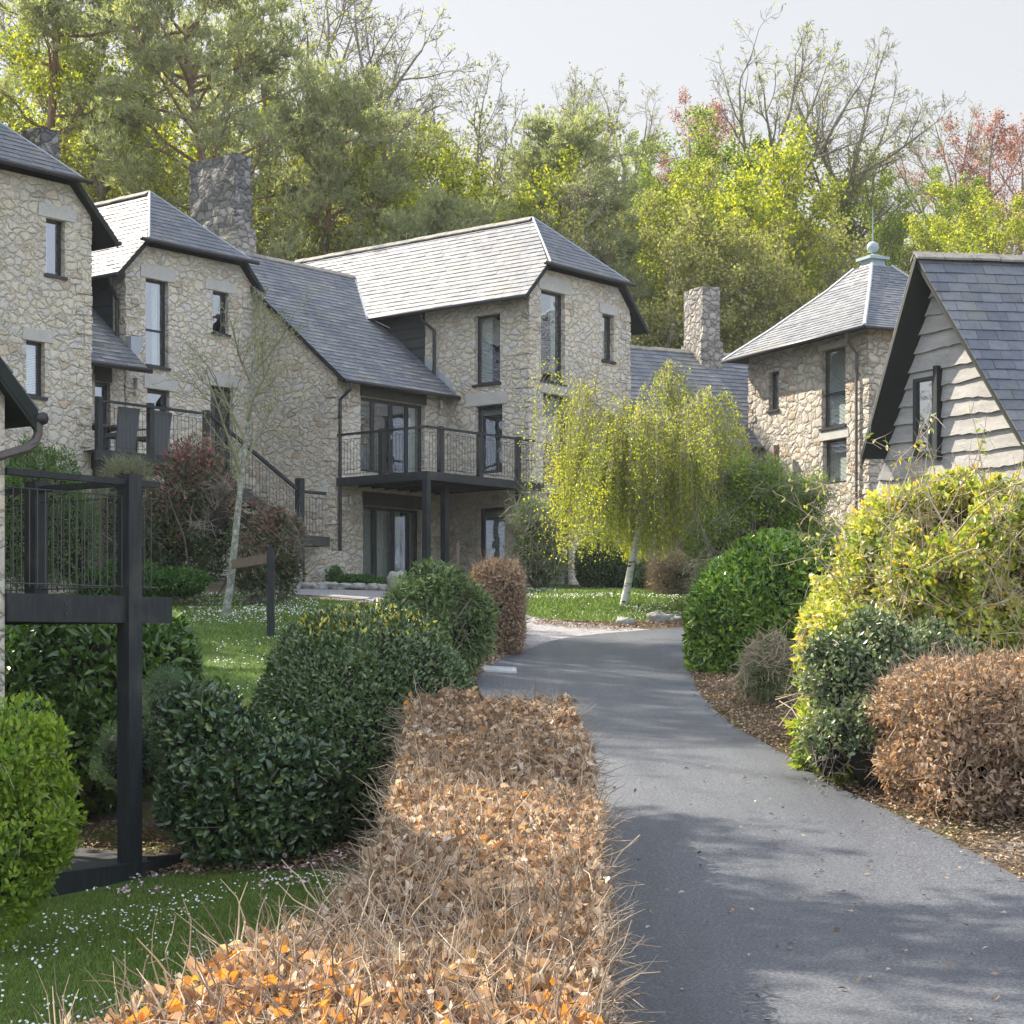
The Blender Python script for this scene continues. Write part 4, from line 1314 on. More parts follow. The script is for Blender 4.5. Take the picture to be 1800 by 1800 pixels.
# ------------------------------------------------------------------ tower house D and the rear house F (their own frame)
DO = np.array([(1527 - CX) / F * 50, 50.0])
_m = math.hypot(.44, .898)
DL = np.array([-.44, .898]) / _m
DR = np.array([.898, .44]) / _m
def Q2(a, b): return DO + DR * a + DL * b
def Q3(a, b, z): return np.array([*Q2(a, b), z])
fDl = Face(DO, DL, -DR)
fDr = Face(DO, DR, -DL)
wD, dD = 5.75, 4.6
hD = thing("stone_house", "square stone tower house with pyramid slate roof and ball finial", "house", Q3(2.3, 2.9, gz1(*Q2(2.3, 2.9))))
K1 = fDl.rect(1444, 1486, 612, 750); K2 = fDl.rect(1351, 1369, 653, 720); K3 = fDl.rect(1446, 1488, 772, 850)
nm = NM()
ze = 8.45
wall_skin(nm, fDl, [(0, .5), (wD, .5), (wD, ze), (0, ze)], (K1, K2, K3))
wall_skin(nm, fDr, [(0, .5), (dD, .5), (dD, ze), (0, ze)])
wall_skin(nm, Face(Q2(0, wD), DR, DL), [(0, .5), (dD, .5), (dD, ze), (0, ze)])
wall_skin(nm, Face(Q2(dD, 0), DL, DR), [(0, .5), (wD, .5), (wD, ze), (0, ze)])
quoins(nm, DO, DR, DL, .8, ze - .1, 88); quoins(nm, Q2(0, wD), DR, -DL, .8, ze - .1, 89)
nm.build("wall", M['stone_warm'], hD)
window(hD, fDl, K1, bars=(.44,), blind=True); window(hD, fDl, K2, blind=True); window(hD, fDl, K3, blind=True)
sill(hD, fDl, K1); sill(hD, fDl, K2)
lintel(hD, fDl, K3[0] - .1, K3[1] + .15, K3[3] + .01, K1[2] - .1, out=.015)
lintel(hD, fDl, K1[0] - .15, K1[1] + .15, K1[3] + .01, K1[3] + .16, out=.015)
nm = NM()
ov = .55
cx_, cy_ = dD / 2, wD / 2
rings = [(1.0, ze - .05), (.66, ze + .78), (.30, ze + 1.74), (.12, ze + 2.32)]
hx, hy = dD / 2 + ov, wD / 2 + ov
for i in range(3):
    (s0, z0), (s1, z1) = rings[i], rings[i + 1]
    for (ax, sg) in (('a', -1), ('a', 1), ('b', -1), ('b', 1)):
        if ax == 'a':
            lo = Q3(cx_ + sg * hx * s0, cy_, z0); hi = Q3(cx_ + sg * hx * s1, cy_, z1); U = np.array([*DL, 0]); e0, e1 = hy * s0, hy * s1
        else:
            lo = Q3(cx_, cy_ + sg * hy * s0, z0); hi = Q3(cx_, cy_ + sg * hy * s1, z1); U = np.array([*DR, 0]); e0, e1 = hx * s0, hx * s1
        H = np.linalg.norm(hi - lo)
        roof_plane(nm, lo, U, hi - lo, [[(-e0, 0), (e0, 0), (e1, H), (-e1, H)]], 40 + i, .06, e=.15, wd=.24)
nm.build("roof", [M['slate'], M['soffit']], hD)
nm = NM()
for sa in (-1, 1):
    for sb in (-1, 1):
        P = [Q3(cx_ + sa * hx * s, cy_ + sb * hy * s, z + .025) for s, z in rings]
        nm.tubes([P], .05, 6)
nm.build("hip_flashing", M['lead'], hD)
nm = NM()
c0 = Q3(cx_, cy_, 0)
def sq(h0, h1, z0, z1):
    p = [Q3(cx_ - h0, cy_ - h0, z0), Q3(cx_ + h0, cy_ - h0, z0), Q3(cx_ + h0, cy_ + h0, z0), Q3(cx_ - h0, cy_ + h0, z0)]
    q = [Q3(cx_ - h1, cy_ - h1, z1), Q3(cx_ + h1, cy_ - h1, z1), Q3(cx_ + h1, cy_ + h1, z1), Q3(cx_ - h1, cy_ + h1, z1)]
    nm.box8(p + q)
zb = ze + 2.2
sq(.36, .24, zb, zb + .22); sq(.24, .24, zb + .22, zb + .34); sq(.34, .34, zb + .34, zb + .42); sq(.30, .06, zb + .42, zb + .52)
fo = nm.build("finial", M['patina'], hD)
nm = NM()
zc = zb + .72
P = [[Q3(cx_, cy_, zc + .17 * math.sin(t_)) for t_ in np.linspace(-1.5, 1.5, 11)]]
nm.tubes(P, np.array([.17 * math.cos(t_) + .004 for t_ in np.linspace(-1.5, 1.5, 11)]), 16)
nm.build("ball", M['patina'], fo, smooth=True)
nm = NM(); nm.tubes([[Q3(cx_, cy_, zb + .5), Q3(cx_, cy_, zc + .2), Q3(cx_, cy_, zc + 1.15)]], np.array([.03, .018, .008]), 6)
nm.build("spike", M['patina'], fo)
for (p, q) in ((Q3(cx_ - hx - .04, cy_ - hy, ze - .08), Q3(cx_ - hx - .04, cy_ + hy, ze - .08)), (Q3(cx_ - hx, cy_ - hy - .04, ze - .08), Q3(cx_ + hx, cy_ - hy - .04, ze - .08))):
    gutter(hD, p, q, .05)
pipe(hD, [Q3(-.50, .3, ze - .1), Q3(-.50, .3, ze - .3), Q3(-.07, .45, ze - .6), Q3(-.07, .45, 1.5)], .04, 'pipe_old')

hF = thing("stone_house", "rear house with slate roof, pale stone chimney and timber stair, behind the birch", "house", Q3(-2, 8, gz1(*Q2(-2, 8))))
nm = NM()
Vf = Q3(0, 4.0, 3.35) - Q3(0, 0, 0)
slf = math.hypot(4.0, 3.35)
roof_plane(nm, Q3(0, 5.0, 5.75), np.array([*DR, 0]), Vf, [[(-4.6, 0), (-.02, 0), (-.02, slf), (-4.6, slf)], [(-.02, .92 * slf / 4 * 1.0), (3.2, .92 * slf / 4), (3.2, slf), (-.02, slf)]], 50, e=.22, wd=.34)
Vb = Q3(0, -4.0, 3.35) - Q3(0, 0, 0)
roof_plane(nm, Q3(0, 13.0, 5.75), np.array([*DR, 0]), Vb, [[(-4.6, 0), (3.2, 0), (3.2, slf), (-4.6, slf)]], 51, e=.22, wd=.34)
nm.build("roof", [M['slate'], M['soffit']], hF)
nm = NM(); ridge_cap(nm, Q3(-4.6, 9, 9.1), Q3(3.2, 9, 9.1), .15); nm.build("ridge_tiles", M['ridge'], hF)
gutter(hF, Q3(-4.6, 4.93, 5.7), Q3(-.05, 4.93, 5.7))
fF = Face(Q2(0, 5.5), DR, -DL)
holesF = [fF.rect(1243, 1262, 815, 850), fF.rect(1160, 1180, 830, 940)]
nm = NM()
wall_skin(nm, fF, [(-4.4, .5), (-.0, .5), (-.0, 5.95), (-4.4, 5.95)], holesF)
wall_skin(nm, Face(Q2(-4.4, 0), DL, -DR), [(5.5, .5), (12.5, .5), (12.5, 6.2), (9, 8.9), (5.5, 6.0)])
nm.build("wall", M['render_cream'], hF)
for h_ in holesF: window(hF, fF, h_, frame=.07)
nm = NM()
for u in (-4.3, -3.3, -2.35, -1.5, -.75, -.1):
    nm.bar(fF.p(u, .8, .04), fF.p(u, 5.85, .04), .17, .06, up=(*DR, 0))
for z in (3.3, 4.9, 5.8):
    nm.bar(fF.p(-4.4, z, .035), fF.p(0, z, .035), .05, .2)
nm.build("timber_framing", M['wood_brown'], hF)
st = NM()
fl = 3.3
st.bar(Q3(-3.4, 3.9, fl), Q3(-.2, 3.9, fl), .1, .24)
for i in range(12): st.bar(Q3(-3.4, 3.9 + i * .135, fl + .12), Q3(-.2, 3.9 + i * .135, fl + .12), .12, .03)
for u in (-3.3, -2.3, -1.2, -.3):
    q = Q2(u, 3.9); z0 = gz1(*q) - .1
    st.bar([*q, z0], [*q, 5.7 if u > -3 else fl + 1.2], .15, .15)
st.bar(Q3(-3.4, 3.85, fl + 1.1), Q3(-.2, 3.85, fl + 1.1), .06, .07)
for i in range(30): st.bar(Q3(-3.35 + i * .105, 3.85, fl + .15), Q3(-3.35 + i * .105, 3.85, fl + 1.08), .025, .025)
bo = st.build("balcony", M['wood_brown'], hF)
st = NM()
for b in (3.0, 3.8):
    st.bar(Q3(-3.4, b, fl), Q3(-.9, b, 1.55), .07, .26)
    st.bar(Q3(-3.4, b, fl + .95), Q3(-.9, b, 2.55), .06, .08)
    for i in range(12):
        t_ = (i + .5) / 12
        a = Q3(-3.4 + 2.5 * t_, b, fl - 1.75 * t_)
        st.bar(a, a + UPZ * .95, .03, .03)
for i in range(9):
    t_ = (i + .5) / 9
    a = Q3(-3.4 + 2.5 * t_, 3.0, fl - 1.75 * t_)
    st.bar(a, a + [*(DL * .8), 0], .26, .04)
st.build("stairs", M['wood_grey'], hF)
stack(hF, Q2(.03, 8.35), DR, .62, DL, 1.15, 8.0, 11.02, 'stone_stack', seed=8)
stack(hF, Q2(-.03, 8.28), DR, .74, DL, 1.29, 7.6, 9.35, 'stone_stack', seed=9, name="chimney_base")

# ------------------------------------------------------------------ timber clad gable E on the right
EO = np.array([(1652 - CX) / F * 30, 30.0])
ED = nrm(np.array([-.5, .865])); EN = nrm(np.array([-.865, -.5])); ER = nrm(np.array([1, .16]))
hE = thing("timber_house", "steep slate roofed house with wavy silvered gable boards, right edge", "house", [*(EO + ER * 2), gz1(*(EO + ER * 2))])
zA = 6.22
def E3(t_, z, out=0.0, r=0.0):      # t along the gable away to the left
    return np.array([*(EO + ED * t_ + EN * out + ER * r), z])
kl, kr = 2.35, 1.36                 # steepness of the left and right slopes
zB = .2
nm = NM()
rs = np.random.RandomState(4)
z = zA - .35
row = 0
while z > zB:
    hgt = .285
    zt_, zb_ = z, z - hgt
    tl_, tr_ = (zA - .12 - zb_) / kl, -(zA - .12 - zb_) / kr
    n = max(4, int((tl_ - tr_) / .09))
    T = np.linspace(tr_, tl_, n + 1)
    ph = rs.rand() * 9
    wv = (vnoise(T * 1.4 + ph, T * 0 + ph, 0, 1.3) - .5) * .055 + (vnoise(T * 6 + ph, T * 0, 0, 1.3) - .5) * .04 + rs.uniform(-.03, .03) * T
    jo = rs.uniform(-.008, .012)
    rb = rs.rand()
    top_lim = lambda t_: zA - .12 - (t_ * kl if t_ > 0 else -t_ * kr)
    up = [E3(t_, min(zt_ + .05, top_lim(t_) + .03), .012) for t_ in T]
    lo = [E3(t_, min(zb_ + w_, top_lim(t_)), .06 + jo) for t_, w_ in zip(T, wv)]
    bk = [E3(t_, min(zb_ + w_, top_lim(t_)), .012) for t_, w_ in zip(T, wv)]
    for i in range(n):
        nm.add([up[i], up[i + 1], lo[i + 1], lo[i]], [[0, 1, 2, 3]], 0, rb)
        nm.add([lo[i], lo[i + 1], bk[i + 1], bk[i]], [[0, 1, 2, 3]], 0, rb)
    z -= hgt * rs.uniform(.92, 1.08)
    row += 1
nm.build("board_cladding", M['board'], hE)
# window in the gable
fE = Face(EO, ED, EN)
e0, e1 = sorted((fE.u(1617), fE.u(1652)))
ez1, ez0 = fE.z(fE.u(1635), 664), fE.z(fE.u(1635), 800)
nm = NM()
p = fE.p(e0, ez0, .13)
for (a, b, c, d) in ((e0 - .03, e0 + .05, ez0, ez1), (e1 - .05, e1 + .03, ez0, ez1), (e0 + .05, e1 - .05, ez0, ez0 + .06), (e0 + .05, e1 - .05, ez1 - .06, ez1)):
    p = fE.p(a, c, .125)
    nm.obox(p, fE.p(b, c, .125) - p, fE.p(a, c, -.02) - p, [0, 0, d - c])
wo = nm.build("window", M['frame'], hE)
nm = NM(); nm.poly([fE.p(e0, ez0, .085), fE.p(e1, ez0, .085), fE.p(e1, ez1, .085), fE.p(e0, ez1, .085)])
nm.build("pane", M['glass'], wo)
nm = NM(); nm.poly([fE.p(e0, ez0, .072), fE.p(e1, ez0, .072), fE.p(e1, ez1, .072), fE.p(e0, ez1, .072)])  # dark sheet close behind the pane stands in for the unlit room
nm.build("dark_backing", M['dark_room'], wo)
nm = NM()
for (tt, zz) in ((e0 - .09, ez0),):
    p = fE.p(tt, ez0 - .1, .15); nm.obox(p, fE.p(tt + .09, ez0 - .1, .15) - p, fE.p(tt, ez0 - .1, .02) - p, [0, 0, ez1 - ez0 + .25])
nm.build("window_jamb", M['timber'], wo)
# body behind
nm = NM()
for (z0, z1) in ((zB - 1.6, zA - .1),):
    nm.poly([E3((zA - .1 - z0) / kl, z0), E3(-(zA - .1 - z0) / kr, z0), E3(0, zA - .1)])
nm.build("wall", M['clad'], hE)
# roof: apex line sticks out over the gable
nm = NM()
Ub = np.array([*ER, 0])
ovh = -.42
Lr = 9.0
for (sg, kk, dz, pr) in ((-1, kr, 6.9, 60), (1, kl, 3.1, 61)):
    d_ = np.array([*(ED * sg), -kk]); Ls = dz * math.hypot(1, kk) / kk
    foot = E3(0, zA) + d_ * (dz / kk)
    ang = np.dot(ER, ED) * sg
    # oblique frame: V up the true slope, offset by the gable's own skew
    Vt = E3(0, zA) - foot
    Vn = Vt - Ub * np.dot(Vt, Ub)
    sh = np.dot(Vt, Ub)
    H = np.linalg.norm(Vn)
    roof_plane(nm, foot, Ub, Vn, [[(ovh, 0), (Lr, 0), (Lr + sh, H), (ovh + sh, H)]], pr, .09, e=.205, wd=.33)
nm.build("roof", [M['slate'], M['soffit']], hE)
nm = NM()
ridge_cap(nm, E3(0, zA + .02, 0, ovh - .02), E3(0, zA + .02, 0, Lr), .15)
nm.build("ridge_tiles", M['ridge'], hE)
for (tt, kk, zz) in ((1, kl, 3.1), (-1, kr, 4.9)):
    nm = NM()
    a, b = E3(0, zA - .13, 0, ovh + .02), E3(tt * zz / kk, zA - zz - .13, 0, ovh + .02)
    nm.prism([a, b, b + UPZ * .11, a + UPZ * .11], [*(ER * .035), 0])
    nm.build("barge_board", M['timber_worn'], hE)

# ------------------------------------------------------------------ near left house G: its roof corner, pipe, deck and platform
GO = np.array([-4.27, 15.8]); GR = np.array([.6, .8]); GL = np.array([-.8, .6])
def H3(t_, s_, z): return np.array([*(GO + GR * t_ + GL * s_), z])
hG = thing("stone_house", "near house at the left edge: dark eaves corner, downpipe, raised black deck", "house", [*(GO + GL * 2), -2.0])
nm = NM()
fG = Face(GO, GR, -GL)
wG = 5.0
wall_skin(nm, fG, [(-wG, -2.6), (0, -2.6), (0, 2.1), (-wG / 2, 4.5), (-wG, 2.1)])
wall_skin(nm, Face(GO, GL, GR), [(0, -2.6), (7.5, -2.6), (7.5, 2.1), (0, 2.1)])
wall_skin(nm, Face(GO + GL * 7.5, GR, GL), [(-wG, -2.6), (0, -2.6), (0, 2.1), (-wG / 2, 4.5), (-wG, 2.1)])
wall_skin(nm, Face(GO - GR * wG, GL, -GR), [(0, -2.6), (7.5, -2.6), (7.5, 2.1), (0, 2.1)])
nm.build("wall", M['stone'], hG)
nm = NM()
kG = 1.02
Vg = H3(-1, 0, kG) - H3(0, 0, 0)
hh = (wG / 2 + .25) * math.hypot(1, kG)
roof_plane(nm, H3(.25, 0, 1.99), np.array([*GL, 0]), Vg, [[(-.13, 0), (8, 0), (8, hh), (-.13, hh)]], 70, .10)
Vg2 = H3(1, 0, kG) - H3(0, 0, 0)
roof_plane(nm, H3(-wG - .25, 0, 1.99), np.array([*GL, 0]), Vg2, [[(-.13, 0), (8, 0), (8, hh), (-.13, hh)]], 71, .10)
nm.build("roof", [M['slate'], M['soffit']], hG)
nm = NM(); ridge_cap(nm, H3(-wG / 2, -.13, 1.99 + kG * (wG / 2 + .25)), H3(-wG / 2, 8, 1.99 + kG * (wG / 2 + .25)), .16); nm.build("ridge_tiles", M['ridge'], hG)
gutter(hG, H3(.29, -.15, 1.93), H3(.29, 8, 1.93), .055)
nm = NM()
a, b = H3(.25, -.125, 1.80), H3(-wG / 2, -.125, 1.80 + kG * (wG / 2 + .25))
nm.prism([a, b, b + UPZ * .2, a + UPZ * .2], [*(GL * .03), 0])
nm.build("barge_board", M['soffit'], hG)
pipe(hG, [H3(.27, -.10, 1.90), H3(.27, -.10, 1.80), H3(.24, -.10, 1.73), H3(.16, -.10, 1.67), H3(-.5, -.09, 1.46), H3(-.62, -.09, 1.36), H3(-.62, -.09, -2.1)], .042, 'pipe_old')
# raised deck
zf = .44
tC = 1.38
dk = NM()
dk.bar(H3(0, 0, zf - .115), H3(1.86, 0, zf - .115), .07, .24)
dk.bar(H3(tC + .42, .04, zf - .115), H3(tC + .42, 2.8, zf - .115), .06, .236)
dk.bar(H3(0, .7, zf - .16), H3(1.78, .7, zf - .16), .06, .15)
dk.bar(H3(0, 1.5, zf - .16), H3(1.78, 1.5, zf - .16), .06, .15)
dk.bar(H3(0, 2.8, zf - .115), H3(1.86, 2.8, zf - .115), .07, .24)
for i in range(19):
    dk.bar(H3(.02, .12 + i * .143, zf - .018), H3(1.78, .12 + i * .143, zf - .018), .135, .03)
dko = dk.build("deck", M['timber'], hG)
nm = NM()
for (t_, dz) in ((tC - .05, -.06), (tC + .05, -.17), (tC - .05, -.17), (tC + .05, -.06), (.62, -.08), (.62, -.16)):
    nm.tubes([[H3(t_, -.03, zf + dz), H3(t_, -.048, zf + dz)]], .011, 6)
nm.build("bolts", M['wire'], dko)
P = GO + GR * tC
pa = [(P[0], P[1], zf - .25, zf + 1.10, .155, GR)]
P_ = GO + GR * tC + GL * 1.30
pa.append((P_[0], P_[1], zf - .02, zf + 1.10, .155, GR))
P_ = GO + GR * tC + GL * 2.7
pa.append((P_[0], P_[1], zf - .02, zf + 1.10, .155, GR))
railing(dko, [GO + GR * .0, GO + GR * 1.72], zf, 1.07, rods=.085, post_at=pa[:1])
railing(dko, [GO + GR * tC + GL * .05, GO + GR * tC + GL * 2.7], zf, 1.07, rods=.085, post_at=pa[1:])
for (t_, s_) in ((tC, 0), (tC, 2.7)):
    q = GO + GR * t_ + GL * s_
    nm = NM(); nm.obox([*(q - GR * .078 - GL * .078), -1.95], [*(GR * .156), 0], [*(GL * .156), 0], [0, 0, 1.95 + zf - .236])
    nm.build("support_post", M['timber'], dko)
nm = NM()
nm.bar(H3(.35, -.06, -2.05), H3(1.56, -.06, -2.05), .06, .20)
nm.bar(H3(1.60, -.02, -2.03), H3(1.98, -.02, -2.03), .07, .22)
nm.bar(H3(1.94, .02, -2.06), H3(1.94, 1.9, -2.06), .06, .20)
for i in range(11):
    nm.bar(H3(.0, .06 + i * .145, -1.965), H3(1.9, .06 + i * .145, -1.965), .138, .03)
nm.build("platform", M['timber'], hG)

# ------------------------------------------------------------------ things standing about
def chair(name, label, loc, yaw, group):
    t_ = thing(name, label, "chair", loc, group)
    c, s = math.cos(yaw), math.sin(yaw)
    X = np.array([c, s, 0]); Y = np.array([-s, c, 0]); L0 = np.array(loc)
    n = NM(); n.obox(L0 - X * .27 - Y * .26 + UPZ * .36, X * .54, Y * .52, UPZ * .09); n.build("seat", M['rattan'], t_)
    n = NM(); n.prism([L0 - X * .27 - Y * .24 + UPZ * .02, L0 + X * .27 - Y * .24 + UPZ * .02, L0 + X * .30 - Y * .38 + UPZ * 1.02, L0 - X * .30 - Y * .38 + UPZ * 1.02], Y * .04); n.build("backrest", M['rattan'], t_)
    for sg in (-1, 1):
        n = NM(); n.obox(L0 + X * (sg * .29 - .02) - Y * .26 + UPZ * .58, X * .04, Y * .5, UPZ * .04); n.obox(L0 + X * (sg * .29 - .02) + Y * .2, X * .04, Y * .04, UPZ * .58); n.build("armrest", M['rattan'], t_)
        for sy in (-.24, .20):
            n = NM(); n.obox(L0 + X * (sg * .24 - .02) + Y * sy, X * .04, Y * .04, UPZ * .36); n.build("leg", M['rattan'], t_)
    return t_

zf = 4.33
yawR = math.atan2(RD[1], RD[0])
chair("rattan_chair", "grey woven patio chair with its back to the railing, left of the deck post", P3(gD.u(234), 2.45, zf), yawR, "patio chairs on the upper deck")
chair("rattan_chair", "grey woven patio chair behind the middle deck post, half hidden by the red shrub", P3(gD.u(288), 2.40, zf), yawR + .15, "patio chairs on the upper deck")
tb = thing("patio_table", "dark square patio table between the woven chairs on the upper deck", "table", P3(gD.u(246), 3.6, zf))
n = NM(); c_ = P2(gD.u(246), 3.6); n.obox([*(c_ - RD * .8 - LD * .45), zf + .70], [*(RD * 1.6), 0], [*(LD * .9), 0], [0, 0, .04]); n.build("table_top", M['rattan'], tb)
for a_ in (-.74, .68):
    for b_ in (-.40, .34):
        n = NM(); n.obox([*(c_ + RD * a_ + LD * b_), zf], [*(RD * .06), 0], [*(LD * .06), 0], [0, 0, .70]); n.build("leg", M['rattan'], tb)

# tree stake with crossbar beside the young tree
def at(px, py, Y): return np.array([(px - CX) / F * Y, Y, (HY - py) / F * Y])
sx, sy = at(476, 0, 31.5)[:2]
stk = thing("tree_stake", "dark square tree stake with a pale crossbar tied to the lichened young tree", "stake", [sx, sy, gz1(sx, sy)])
nm = NM(); zt_ = at(476, 958, 31.5)[2]
nm.prism([[sx - .06, sy - .06, gz1(sx, sy) - .2], [sx + .06, sy - .06, gz1(sx, sy) - .2], [sx + .06, sy - .06, zt_ - .08], [sx - .06, sy - .06, zt_]], [0, .12, 0]); nm.build("post", M['timber'], stk)
yx, yy = at(395, 0, 33.4)[:2]
nm = NM(); nm.bar([sx, sy, zt_ - .22], [yx + .14, yy, zt_ - .24], .04, .16); nm.build("crossbar", M['wood_grey'], stk)
q = at(805, 1000, 31)
s2 = thing("tree_stake", "thin pale wooden stake standing up behind the rhododendron", "stake", [q[0], q[1], gz1(q[0], q[1])])
nm = NM(); nm.bar([q[0], q[1], gz1(q[0], q[1]) - .2], [q[0], q[1], at(805, 953, 31)[2]], .045, .045, up=(0, 1, 0)); nm.build("pole", M['wood_grey'], s2)

q = at(878, 1173, 29.3)
dc = thing("drain_cover", "square metal drain cover set in the left edge of the drive", "drain cover", [-.20, 29.4, gbil(-.2, 29.4)])
nm = NM(); zz = gbil(-.2, 29.4); gx = float(gbil(.1, 29.4) - gbil(-.1, 29.4)) / .2; gy = float(gbil(-.2, 29.6) - gbil(-.2, 29.2)) / .4
pl = lambda x, y, h_: [x, y, zz + (x + .2) * gx + (y - 29.4) * gy + h_]
nm.box8([pl(-.48, 29.1, .02), pl(.08, 29.1, .02), pl(.08, 29.75, .02), pl(-.48, 29.75, .02), pl(-.46, 29.12, .055), pl(.06, 29.12, .055), pl(.06, 29.73, .055), pl(-.46, 29.73, .055)]); nm.build("plate", M['cover'], dc)
nm = NM(); nm.box8([pl(-.40, 29.2, .056), pl(0, 29.2, .056), pl(0, 29.65, .056), pl(-.4, 29.65, .056), pl(-.39, 29.21, .062), pl(-.01, 29.21, .062), pl(-.01, 29.64, .062), pl(-.39, 29.64, .062)]); nm.build("inner_plate", M['lead'], dc)


def rock_mesh(seed, sx, sy, sz):
    rs = np.random.RandomState(seed)
    nm = NM()
    nu, nv = 20, 12
    th = np.linspace(0, 2 * math.pi, nu, endpoint=False); ph = np.linspace(-1.5, 1.5, nv)
    TH, PH = np.meshgrid(th, ph, indexing='ij')
    sgn = lambda a, p_: np.sign(a) * np.abs(a) ** p_
    x = sgn(np.cos(PH), .7) * sgn(np.cos(TH), .8); y = sgn(np.cos(PH), .7) * sgn(np.sin(TH), .8); z = sgn(np.sin(PH), .75)
    d = 1 + (vnoise((x * 1.4 + 20 + seed).ravel(), (y * 1.4 + 20).ravel(), (z * 1.4 + 20).ravel(), 1.3).reshape(x.shape) - .5) * .8
    V = np.stack([x * sx * d, y * sy * d, z * sz * d], -1)
    id_ = np.arange(nu * nv).reshape(nu, nv)
    Fc = np.stack([id_[:, :-1], np.roll(id_, -1, 0)[:, :-1], np.roll(id_, -1, 0)[:, 1:], id_[:, 1:]], -1).reshape(-1, 4)
    nm.add(V.reshape(-1, 3), Fc)
    nm.poly(V[:, 0]); nm.poly(V[:, -1])
    return nm


def rock(label, loc, size, seed, yaw=0, group=None, name="rock"):
    nm = rock_mesh(seed, *size)
    V = nm.V[0]
    c, s = math.cos(yaw), math.sin(yaw)
    for i in range(len(nm.V)):
        v = nm.V[i]; nm.V[i] = np.column_stack([v[:, 0] * c - v[:, 1] * s, v[:, 0] * s + v[:, 1] * c, v[:, 2]]) + np.array(loc)
    return nm.build(name, M['rock'], smooth=True, base=loc, label=label, cat="rock", group=group)


ed = [("leftmost small edging stone of the flower bed, beside the stair post", 540, .16), ("second edging stone of the bed, next to the stair post's small stone", 554, .18), ("rounded edging stone left of the downpipe, in the flower bed row", 571, .2), ("flat edging stone under the downpipe at the flower bed", 588, .2), ("edging stone just right of the downpipe along the bed", 606, .22), ("largest flat slab in the middle of the flower bed edging", 630, .32), ("edging stone right of the large flat slab", 655, .2), ("small edging stone in front of the glazed ground floor doors", 672, .17), ("last edging stone half behind the rhododendron", 690, .22)]
for i, (lb, px, sz) in enumerate(ed):
    q = at(px, 0, 45.2)
    rock(lb, [q[0], q[1], gz1(q[0], q[1]) + .06], (sz, .16, .10), i + 1, .2 * i, "edging stones of the flower bed", "edging_stone")
for (lb, px, Y, sz, sd) in (("low grey boulder at the end of the birch lawn, left of the others", 1100, 37.1, (.18, .15, .11), 31), ("pale grey boulder beside the drive in front of the bare hedge", 1160, 37.4, (.24, .16, .13), 32), ("small brownish boulder furthest right by the laurel", 1190, 37.3, (.15, .14, .09), 33),
                            ("pale upright stone pillar foot under the stair post", 513, 43.0, (.26, .2, .5), 34), ("rounded grey boulder beside the glazed doors behind the rhododendron", 702, 44.0, (.3, .25, .3), 35), ("white topped stone in the bed behind the staked tree", 450, 39.0, (.3, .2, .12), 36)):
    q = at(px, 0, Y)
    rock(lb, [q[0], q[1], gz1(q[0], q[1]) + sz[2] * .5], sz, sd, sd * .3)
# ------------------------------------------------------------------ plants
def rnd_dirs(rs, n, up=0.0):
    d = rs.randn(n, 3); d[:, 2] += up
    return nrm(d)


def blob_points(rs, blobs, n, shell=.25, zfloor=None, rough=.12, nscale=2.2):
    """points near the surface of a union of ellipsoids, with outward normals"""
    vol = np.array([b[3] * b[4] + b[4] * b[5] + b[3] * b[5] for b in blobs]); vol = vol / vol.sum()
    Ps, Ns = [], []
    for b, v in zip(blobs, vol):
        m = int(n * v * 1.4)
        d = rnd_dirs(rs, m)
        c, r = np.array(b[:3]), np.array(b[3:6])
        q = vnoise(d[:, 0] * nscale + b[0] + 40, d[:, 1] * nscale + b[1] + 40, d[:, 2] * nscale + 40, 1.0)
        k = 1 + (q - .5) * 2 * rough
        depth = 1 - shell * rs.rand(m) ** 1.6
        Ps.append(c + d * r * (k * depth)[:, None]); Ns.append(nrm(d / r))
    P, N = np.vstack(Ps), np.vstack(Ns)
    keep = np.ones(len(P), bool)
    for b in blobs:
        e = np.linalg.norm((P - np.array(b[:3])) / np.array(b[3:6]), axis=1)
        keep &= e > (1 - shell * 1.25)
    if zfloor is not None: keep &= P[:, 2] > zfloor(P[:, 0], P[:, 1]) + .03
    return P[keep], N[keep]


def core_mesh(blobs, s=.72):  # solid dark blobs filling the plant, inner shade painted on
    nm = NM()
    for b in blobs:
        nu, nv = 14, 9
        th = np.linspace(0, 2 * math.pi, nu, endpoint=False); ph = np.linspace(-1.45, 1.45, nv)
        TH, PH = np.meshgrid(th, ph, indexing='ij')
        d = np.stack([np.cos(PH) * np.cos(TH), np.cos(PH) * np.sin(TH), np.sin(PH)], -1)
        k = 1 + (vnoise(d[..., 0].ravel() * 3 + 9, d[..., 1].ravel() * 3 + 9, d[..., 2].ravel() * 3 + 9, 1).reshape(TH.shape) - .5) * .5
        V = np.array(b[:3]) + d * np.array(b[3:6]) * s * k[..., None]
        id_ = np.arange(nu * nv).reshape(nu, nv)
        nm.add(V.reshape(-1, 3), np.stack([id_[:, :-1], np.roll(id_, -1, 0)[:, :-1], np.roll(id_, -1, 0)[:, 1:], id_[:, 1:]], -1).reshape(-1, 4))
    return nm


def wiggle(rs, P0, D, L, K=4, wob=.25, trop=0.0):
    n = len(P0)
    L = np.broadcast_to(np.asarray(L, float), (n,))
    P = np.empty((n, K, 3)); P[:, 0] = P0
    d = nrm(D)
    for k in range(1, K):
        d = nrm(d + rs.randn(n, 3) * wob + UPZ * trop)
        P[:, k] = P[:, k - 1] + d * (L / (K - 1))[:, None]
    return P, d


